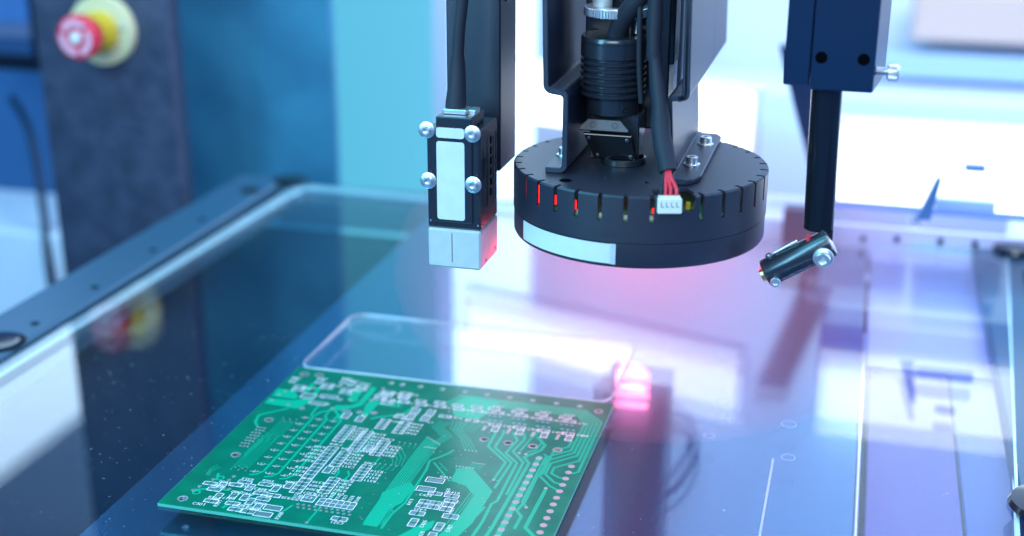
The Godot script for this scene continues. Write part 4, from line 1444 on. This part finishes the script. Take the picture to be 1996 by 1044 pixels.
func left_edge_parts():
	# three long tracks with short branches to little marked pads
	for k in 3:
		var u := 28.6 + 7.1 * k
		track([Vector2(u - 0.6, 39.5), Vector2(u, 50.6), Vector2(u + 2.0, 52.4), Vector2(u + 2.3, 108.0), Vector2(u + 0.4, 111.4), Vector2(u - 2.4, 112.6)], 1.15)
		for j in 9:
			var v := 53.4 + 6.9 * j
			track([Vector2(u + 2.2, v + 0.4), Vector2(u - 0.4, v)], 0.6)
			dot(via_mb, u - 1.6, v - 0.3, 0.42)
			dot(via_mb, u - 1.5, v + 1.4, 0.42)
			text("C" if (j + k) % 2 else "L", u - 2.4, v + 0.6, 1.7, 90.0)
			text("C", u - 0.8, v + 0.6, 1.7, 90.0)
	# fine tracks of the connector
	for k in 7:
		var u := 16.6 + 1.15 * k
		var off := 1.7 * (k % 3)
		track([Vector2(u + 0.5, 57.0 + off), Vector2(u + 0.4, 74.0 + off * 2.0), Vector2(u - 0.5, 76.0 + off * 2.0), Vector2(u - 0.4, 110.0 - off)], 0.32)
		dot(via_mb, u + 0.5, 57.0 + off, 0.36, 0.05)
		dot(via_mb, u - 0.4, 110.0 - off, 0.36, 0.05)
	for k in 4:
		track([Vector2(12.0 + 0.8 * k, 82.0 - 3.2 * k), Vector2(14.6 + 0.9 * k, 83.4 - 3.0 * k), Vector2(15.6 + 0.7 * k, 86.0 - 1.0 * k), Vector2(15.6 + 0.5 * k, 96.0 + k)], 0.32)
	track([Vector2(15.2, 46.6), Vector2(4.6, 57.4), Vector2(6.1, 64.6), Vector2(9.4, 68.6)], 1.3)
	# connector holes
	for r in 8:
		for c in 3:
			dot(via_mb, 9.8 + 1.75 * c + (0.5 if r % 2 else 0.0), 69.4 + 2.75 * r, 0.72, 0.10)
	# marks near the lower left corner
	for k in 3:
		track([Vector2(8.6 + 1.2 * k, 108.0 + k), Vector2(7.2 + 0.8 * k, 112.0 + k), Vector2(8.2 + 0.7 * k, 118.0)], 0.3)
	track([Vector2(12.6, 115.0), Vector2(14.8, 121.0)], 1.1)
	track([Vector2(9.4, 131.0), Vector2(15.0, 128.6), Vector2(24.0, 127.4)], 1.1)
	track([Vector2(29.4, 136.0), Vector2(28.0, 142.0)], 1.3)
	for p in [[13.0, 120.6], [20.4, 115.8], [19.8, 119.2], [22.4, 122.2], [10.2, 127.6], [9.2, 131.4], [20.6, 126.2], [23.6, 126.6]]:
		dot(via_mb, p[0], p[1], 0.95, 0.10)
	for p in [[15.4, 118.6, 1.9], [11.4, 132.8, 1.9]]:
		var mb := MB.new()
		mb.lathe(Transform3D(Basis(), bp(p[0], p[1], 0)), [Vector2(p[2], -0.01), Vector2(p[2], 0.05), Vector2(p[2] - 0.7, 0.05), Vector2(p[2] - 0.8, 0.0)], 24)
		put(mb, "test_ring", "mask_on_copper", board)
	var parts := [[13.6, 124.4, 0], [17.6, 128.6, 0], [19.2, 124.6, 1], [22.0, 133.6, 1], [21.0, 138.0, 0], [27.4, 119.4, 0], [31.6, 123.0, 1], [28.0, 131.0, 1], [33.2, 131.4, 1], [30.6, 137.4, 0], [36.8, 118.8, 0], [38.2, 126.4, 0],
		[37.0, 134.0, 1], [41.2, 130.6, 0], [42.6, 121.0, 1], [44.2, 126.8, 0], [33.8, 141.6, 0], [41.8, 137.2, 1], [24.8, 122.6, 0], [46.8, 117.0, 1]]
	var lab := ["C302", "R305", "Q301", "C317", "R352", "R353", "C318", "Q302", "C319", "R354", "R355", "C320", "C322", "R356", "Q303", "R357", "C323", "R358", "R359", "Q304"]
	for k in parts.size():
		var p = parts[k]
		two_pads(p[0], p[1], 2.2, 1.8, 0.8, p[2] == 0, lab[k], 0.0 if k % 3 else 5.0, -2.9 if k % 3 else 0.4, 180.0 if k % 2 else 0.0)
	for p in [[48.4, 136.4], [46.6, 142.2]]:
		pad(p[0], p[1], 6.4, 2.7)
		ink_box(p[0] - 3.8, p[1] - 1.9, p[0] + 3.8, p[1] + 1.9)
	two_pads(39.6, 141.6, 2.3, 2.4, 0.9, true, "C324", 0.4, -3.0)
	text("R360", 53.6, 141.6, 1.7, 90.0)
	text("C325", 41.8, 139.6, 1.6)
	text("C301", 17.4, 141.6, 1.7, 0.0)
	text("R301", 24.6, 139.0, 1.6, 90.0)


func far_left_parts():
	pour([Vector2(0.6, 27.0), Vector2(9.6, 27.4), Vector2(14.6, 33.4), Vector2(14.0, 36.4), Vector2(1.6, 35.8)])
	pour([Vector2(1.0, 38.6), Vector2(14.0, 38.0), Vector2(18.6, 33.6), Vector2(21.6, 36.0), Vector2(21.2, 44.2), Vector2(18.6, 46.0), Vector2(1.6, 44.6)])
	track([Vector2(15.4, 16.6), Vector2(15.8, 28.2)], 2.3)
	track([Vector2(20.4, 20.0), Vector2(21.0, 30.0), Vector2(21.4, 37.0)], 2.3)
	pour([Vector2(39.0, 15.2), Vector2(43.2, 15.2), Vector2(43.0, 27.0), Vector2(44.6, 30.0), Vector2(42.0, 32.6), Vector2(38.6, 29.6), Vector2(38.4, 25.6)])
	pour([Vector2(45.0, 12.6), Vector2(48.2, 13.6), Vector2(48.6, 24.6), Vector2(48.4, 34.0), Vector2(45.6, 37.6), Vector2(38.8, 43.2), Vector2(35.6, 43.6), Vector2(36.0, 37.6), Vector2(43.0, 35.6), Vector2(45.4, 31.6)])
	track([Vector2(36.6, 42.6), Vector2(31.8, 46.6), Vector2(30.6, 51.0)], 1.5)
	track([Vector2(37.4, 42.6), Vector2(41.6, 47.6), Vector2(41.0, 52.6)], 1.5)
	pour([Vector2(50.2, 26.8), Vector2(54.6, 27.4), Vector2(55.4, 31.2), Vector2(55.0, 42.0), Vector2(53.0, 49.4), Vector2(51.4, 49.2), Vector2(51.8, 42.0), Vector2(49.6, 33.0)])
	track([Vector2(55.2, 30.8), Vector2(66.8, 31.2)], 1.4)
	track([Vector2(73.0, 29.6), Vector2(70.6, 38.4), Vector2(60.0, 44.6), Vector2(57.6, 47.0)], 1.5)
	pour([Vector2(62.6, 25.6), Vector2(66.6, 25.8), Vector2(66.8, 28.8), Vector2(62.4, 28.6)])
	var parts := [[4.4, 16.0, 1], [10.6, 22.6, 0], [17.4, 13.4, 1], [23.4, 16.6, 0], [34.0, 12.0, 1], [34.8, 19.6, 0], [40.4, 13.6, 0], [55.6, 17.0, 0], [53.6, 21.6, 0], [58.6, 25.2, 0], [29.4, 10.2, 1], [64.4, 16.2, 0]]
	for k in parts.size():
		var p = parts[k]
		two_pads(p[0], p[1], 2.1, 2.0, 0.8, p[2] == 0, ["C331", "R362", "C332", "Q305", "R363", "C333", "R364", "C334", "R365", "C335", "R366", "C336"][k], 4.0 if k % 2 else 0.4, 0.4 if k % 2 else -3.0, 0.0)
		if p[2] == 0:
			two_pads(p[0] + 0.4, p[1] + 3.4, 2.1, 1.9, 0.8, true)
	for p in [[19.0, 31.4, 6.4, 4.6], [26.6, 38.0, 8.0, 2.4], [29.0, 29.4, 8.4, 2.6], [45.2, 46.8, 2.8, 5.4], [52.8, 48.4, 2.8, 5.4], [75.4, 33.6, 3.2, 5.2], [75.2, 40.0, 3.2, 5.2], [83.0, 33.4, 3.2, 5.2], [82.6, 39.8, 3.2, 5.2]]:
		pad(p[0], p[1], p[2] - 0.6, p[3] - 0.6)
		ink_box(p[0] - p[2] * 0.5 - 0.3, p[1] - p[3] * 0.5 - 0.3, p[0] + p[2] * 0.5 + 0.3, p[1] + p[3] * 0.5 + 0.3)
	for p in [[21.6, 45.0, 1.5], [31.6, 37.6, 1.3], [56.8, 40.4, 1.7], [35.4, 31.0, 1.5], [49.8, 41.6, 1.5], [35.8, 41.4, 1.2], [5.6, 29.2, 0.9], [4.2, 33.4, 0.9], [3.4, 40.2, 0.9], [13.4, 43.0, 1.0], [18.0, 21.8, 1.0], [50.6, 27.6, 1.0], [29.6, 15.2, 1.1], [51.4, 13.2, 1.0], [52.4, 16.0, 0.9], [40.6, 30.4, 0.9], [26.6, 31.2, 0.9]]:
		dot(via_mb, p[0], p[1], p[2], 0.09, 16)
	pad(43.0, 41.6, 4.6, 2.8)
	text("L3", 53.4, 44.4, 1.7); text("C2", 74.4, 29.0, 1.6); text("C1", 86.6, 43.4, 1.6, 0.0)


func middle_tracks():
	# the bundle that runs down the middle of the board
	for k in 8:
		var u := 89.6 + 1.05 * k
		track([Vector2(u + 0.2, 58.0 + 0.7 * k), Vector2(u - 0.4, 68.0 + k), Vector2(u - 0.9, 100.0), Vector2(u - 0.6, 137.0)], 0.75 if k < 6 else 0.6)
		dot(via_mb, u + 0.2, 58.0 + 0.7 * k, 0.42, 0.05)
	pour([Vector2(87.6, 112.0), Vector2(96.0, 100.0), Vector2(99.2, 104.0), Vector2(98.6, 118.0), Vector2(95.6, 124.0), Vector2(95.4, 139.0), Vector2(89.0, 139.0), Vector2(89.4, 124.0)], 0.02)
	for k in 4:
		track([Vector2(75.6 + 2.2 * k, 74.0 - 0.6 * k), Vector2(82.4 + 1.3 * k, 84.0 - 1.8 * k), Vector2(83.0 + 1.5 * k, 88.0)], 0.38)
		dot(via_mb, 75.6 + 2.2 * k, 74.0 - 0.6 * k, 0.5, 0.05)
		track([Vector2(79.0 + 2.6 * k, 66.0), Vector2(79.4 + 2.6 * k, 70.0)], 0.38)
		dot(via_mb, 79.0 + 2.6 * k, 66.0, 0.4, 0.05)
		track([Vector2(77.6 + 2.6 * k, 88.0), Vector2(77.0 + 2.6 * k, 93.0)], 0.38)
		dot(via_mb, 77.6 + 2.6 * k, 88.0, 0.45, 0.05)
	# fan of fine tracks
	for k in 9:
		var o := 1.25 * k
		track([Vector2(90.6 + o * 0.95, 40.0 + (k % 3)), Vector2(88.4 + o * 1.05, 47.0), Vector2(96.2 + o * 0.85, 56.0 - 0.5 * k), Vector2(94.0 + o * 0.7, 62.6), Vector2(91.6 + o, 67.6)] if k < 5 else [Vector2(96.0 + (k - 5) * 2.2, 38.0), Vector2(97.0 + (k - 5) * 1.7, 46.0), Vector2(104.6 + (k - 5) * 1.2, 54.6 - 0.4 * (k - 5)), Vector2(110.4 + (k - 5) * 1.7, 65.6)], 0.42)
		dot(via_mb, (91.6 + o) if k < 5 else (110.4 + (k - 5) * 1.7), 67.6 if k < 5 else 65.6, 0.5, 0.05)
	for k in 7:
		track([Vector2(100.0 + 1.9 * k, 33.0 + (k % 2) * 3.0), Vector2(99.0 + 1.6 * k, 48.0)], 0.34)
	pour([Vector2(91.0, 17.0), Vector2(96.6, 11.4), Vector2(112.0, 12.6), Vector2(110.6, 24.0), Vector2(107.0, 34.0), Vector2(95.0, 34.0), Vector2(92.0, 26.0)], 0.015)
	# big pour and its right-angled way down
	pour([Vector2(112.0, 83.4), Vector2(117.6, 80.2), Vector2(121.6, 85.0), Vector2(132.6, 98.6), Vector2(131.8, 126.0), Vector2(127.6, 144.2), Vector2(120.0, 144.2), Vector2(125.0, 124.0), Vector2(125.8, 104.0), Vector2(120.0, 97.0), Vector2(112.4, 94.4)], 0.018)
	for k in 6:
		track([Vector2(111.0 + 1.5 * k, 82.0), Vector2(113.6 + 1.4 * k, 88.4), Vector2(124.0 + 1.4 * k, 100.6 - 0.6 * k), Vector2(122.0 + 1.5 * k, 128.0), Vector2(119.6 + 1.4 * k, 144.2)], 0.5)
		track([Vector2(117.0 + 1.1 * k, 76.6), Vector2(116.0 + 1.1 * k, 82.0)], 0.36)
		dot(via_mb, 111.0 + 1.5 * k, 81.0, 0.55, 0.05)
		dot(via_mb, 117.0 + 1.1 * k, 76.2, 0.45, 0.05)
	track([Vector2(105.4, 66.8), Vector2(103.8, 71.0), Vector2(98.0, 79.4), Vector2(99.2, 88.0), Vector2(99.8, 118.0), Vector2(97.6, 128.0), Vector2(97.4, 140.0)], 1.15)
	track([Vector2(100.4, 80.6), Vector2(110.0, 92.4), Vector2(112.2, 95.0)], 0.9)
	track([Vector2(102.6, 80.0), Vector2(108.6, 86.6)], 0.5)
	pour([Vector2(112.0, 132.0), Vector2(116.4, 128.0), Vector2(117.0, 134.0), Vector2(111.6, 144.2), Vector2(105.6, 144.2)], 0.02)
	for k in 60:
		dot(via_mb, rng.randf_range(78, 140), rng.randf_range(44, 140), rng.randf_range(0.22, 0.38), 0.04, 8)


func lower_middle_parts():
	pad(106.0, 96.0, 6.6, 2.6); ink_box(102.0, 94.0, 110.0, 98.0)
	pad(104.6, 104.4, 6.6, 2.6); ink_box(100.6, 102.4, 108.6, 106.4)
	text("R417", 109.6, 92.4, 1.5, 0.0)
	two_pads(109.6, 107.0, 2.1, 1.9, 0.8, true, "C424", -3.4, 2.6, 0.0)
	two_pads(117.0, 107.2, 2.2, 1.8, 0.9, true, "R418", 0.0, -2.8, 0.0)
	two_pads(118.0, 111.2, 2.0, 1.7, 0.8, true)
	for k in 3:
		for j in 2:
			two_pads(107.6 + 4.8 * k + (0.8 if k == 2 else 0.0), 114.6 + 3.6 * j, 1.6, 2.4 if k == 2 else 2.0, 0.8, true)
	text("R419", 101.8, 116.6, 1.5, 90.0)
	two_pads(107.6, 124.6, 2.2, 2.3, 1.0, true, "C425", 0.0, -3.2, 180.0)
	two_pads(121.6, 123.4, 2.3, 2.6, 1.0, true)
	two_pads(108.4, 132.0, 2.3, 2.2, 0.9, false, "C426", 4.4, 0.0, 90.0)
	two_pads(119.6, 132.4, 2.3, 2.2, 0.9, false, "C427", 4.4, 0.0, 90.0)
	two_pads(119.0, 140.4, 2.3, 2.2, 0.9, false, "C428", -4.4, 0.0, 90.0)
	text("R420", 114.0, 103.6, 1.4, 90.0)
	text("R421", 120.8, 118.8, 1.4, 90.0)


# ---------------------------------------------------------------- clear plastic sheet behind the board

func acrylic_sheet():
	var a := thing("clear_plastic_sheet", "clear plastic rectangle with rounded corners lying behind the circuit board", "plastic sheet")
	var out := rounded_rect(-179.5, 27.2, -15.5, 106.5, 8.0, 8)
	var lay := Transform3D(Basis(Vector3.RIGHT, -PI / 2), v3(0, 0.15, 0))
	var mb := MB.new()
	mb.prism(lay, out, 1.7, 0.2)
	put(mb, "sheet", "clear_plastic", a)
	mb = MB.new()
	var n := out.size()
	for i in n:
		var j := (i + 1) % n
		var d := (out[j] - out[i]).normalized()
		var nn := Vector2(d.y, -d.x)
		var P := func(v: Vector2, o: float, y: float) -> Vector3: return v3(v.x + nn.x * o, y, -v.y - nn.y * o)
		mb.q(P.call(out[i], 0.06, 0.4), P.call(out[j], 0.06, 0.4), P.call(out[j], 0.06, 1.6), P.call(out[i], 0.06, 1.6))
		mb.q(P.call(out[i], 0.06, 1.6), P.call(out[j], 0.06, 1.6), P.call(out[j], -0.6 if nn.y > 0.5 else -0.2, 1.98), P.call(out[i], -0.6 if nn.y > 0.5 else -0.2, 1.98))
	put(mb, "cut_edge", "plastic_edge", a)
	var slot := MB.new()
	var so := rounded_rect(-174, 78, -146, 96, 8.5, 8)
	for i in so.size():
		var j := (i + 1) % so.size()
		var d := (so[j] - so[i]).normalized()
		var nn := Vector2(d.y, -d.x)
		slot.q(v3(so[i].x, 1.95, -so[i].y), v3(so[j].x, 1.95, -so[j].y), v3(so[j].x + nn.x * 0.3, 1.99, -so[j].y - nn.y * 0.3), v3(so[i].x + nn.x * 0.3, 1.99, -so[i].y - nn.y * 0.3))
	put(slot, "slot_rim", "plastic_edge", a)


# ---------------------------------------------------------------- emergency stop button

func stop_button():
	var s := thing("stop_button", "red mushroom emergency stop button on a round yellow plate", "button")
	var x := Transform3D(Basis(Vector3.RIGHT, PI / 2), v3(-474, 112, -348))   # local y comes out of the panel
	var mb := MB.new()
	mb.lathe(x, [Vector2(26.4, 0), Vector2(26.4, 7.2), Vector2(25.8, 8), Vector2(0, 8)], 72)
	put(mb, "yellow_plate", "yellow_plate", s)
	mb = MB.new()
	mb.lathe(x, [Vector2(15.5, 8), Vector2(15.5, 14), Vector2(14.5, 15), Vector2(13.2, 15), Vector2(13.2, 24)], 56)
	put(mb, "collar", "yellow_plastic", s)
	mb = MB.new()
	mb.lathe(x, [Vector2(11.5, 20), Vector2(11.5, 24), Vector2(14.4, 27), Vector2(16.4, 33), Vector2(16.6, 38), Vector2(15.9, 40.6), Vector2(14.4, 41.6), Vector2(7.4, 41.2), Vector2(6.4, 40.4), Vector2(5.4, 40.8), Vector2(3.6, 42.2), Vector2(0, 42.8)], 64)
	var cap := put(mb, "cap", "red_plastic", s)
	for k in 3:
		mb = MB.new()
		var n := 14
		var a0 := TAU * k / 3.0 + 0.3
		for i in n:
			var t0 := a0 + 1.55 * i / n
			var t1 := a0 + 1.55 * (i + 1) / n
			var r0 := 8.6
			var r1 := 13.6
			var P := func(t: float, r: float) -> Vector3: return x * (Vector3(sin(t) * r, 41.75, cos(t) * r) * MM)
			mb.q(P.call(t0, r0), P.call(t0, r1), P.call(t1, r1), P.call(t1, r0))
		var P2 := func(t: float, r: float) -> Vector3: return x * (Vector3(sin(t) * r, 41.76, cos(t) * r) * MM)
		mb.t(P2.call(a0 + 1.55, 7.4), P2.call(a0 + 1.55, 14.2), P2.call(a0 + 1.95, 11.1))
		put(mb, "arrow", "pink_print", cap)
	mb = MB.new()
	mb.lathe(x, [Vector2(4.6, 41.4), Vector2(4.4, 42.6), Vector2(2.4, 43.3), Vector2(0, 43.4)], 32)
	put(mb, "white_centre", "white_label", cap)
	cap_screw(s, Transform3D(Basis(Vector3.RIGHT, PI / 2), v3(-455, 116.5, -340)), 2.6, 1.6, 0.0)


# ---------------------------------------------------------------- dust, drops and scratches on the glass

func small_things():
	var mb := MB.new()
	for k in 700:
		var u := rng.randf()
		var p: Vector3
		if k < 470:
			p = v3(rng.randf_range(-335, -180), 0.03, rng.randf_range(-80, 160))
		else:
			p = v3(rng.randf_range(-10, 160), 0.03, rng.randf_range(-110, 120))
		var l := (0.12 + 0.75 * pow(u, 9.0)) * MM
		var w := rng.randf_range(0.04, 0.12) * MM
		var a := rng.randf() * TAU
		var d := Vector3(cos(a), 0, sin(a))
		var e := Vector3(-d.z, 0, d.x)
		mb.q(p - d * l - e * w, p - d * l * 0.6 + e * w, p + d * l + e * w * 0.6, p + d * l * 0.8 - e * w)
	var o := put(mb, "dust_flecks", "silkscreen")
	o.set_meta("kind", "stuff")
	o.set_meta("label", "fine white dust flecks scattered over the glass")
	o.set_meta("category", "dust")
	var drops := [[38, -47, 4.2], [71, -30, 4.6], [36, -8, 3.4], [73, 4, 4.0]]
	for k in drops.size():
		var q = drops[k]
		mb = MB.new()
		mb.lathe(at(q[0], 0.03, q[1]), [Vector2(q[2] * 0.8, 0), Vector2(q[2] * 0.8 - 0.1, 0.05), Vector2(q[2] * 0.8 - 0.35, 0.02)], 28)
		tag(put(mb, "drop_mark", "faint_mark"), ["faint ring mark on the glass, farthest left", "clearest pale ring mark on the glass at right", "faint ring mark on the glass right of the slide's reflection", "faint ring mark on the glass, nearest the viewer"][k], "mark", "dried drop marks on the glass")
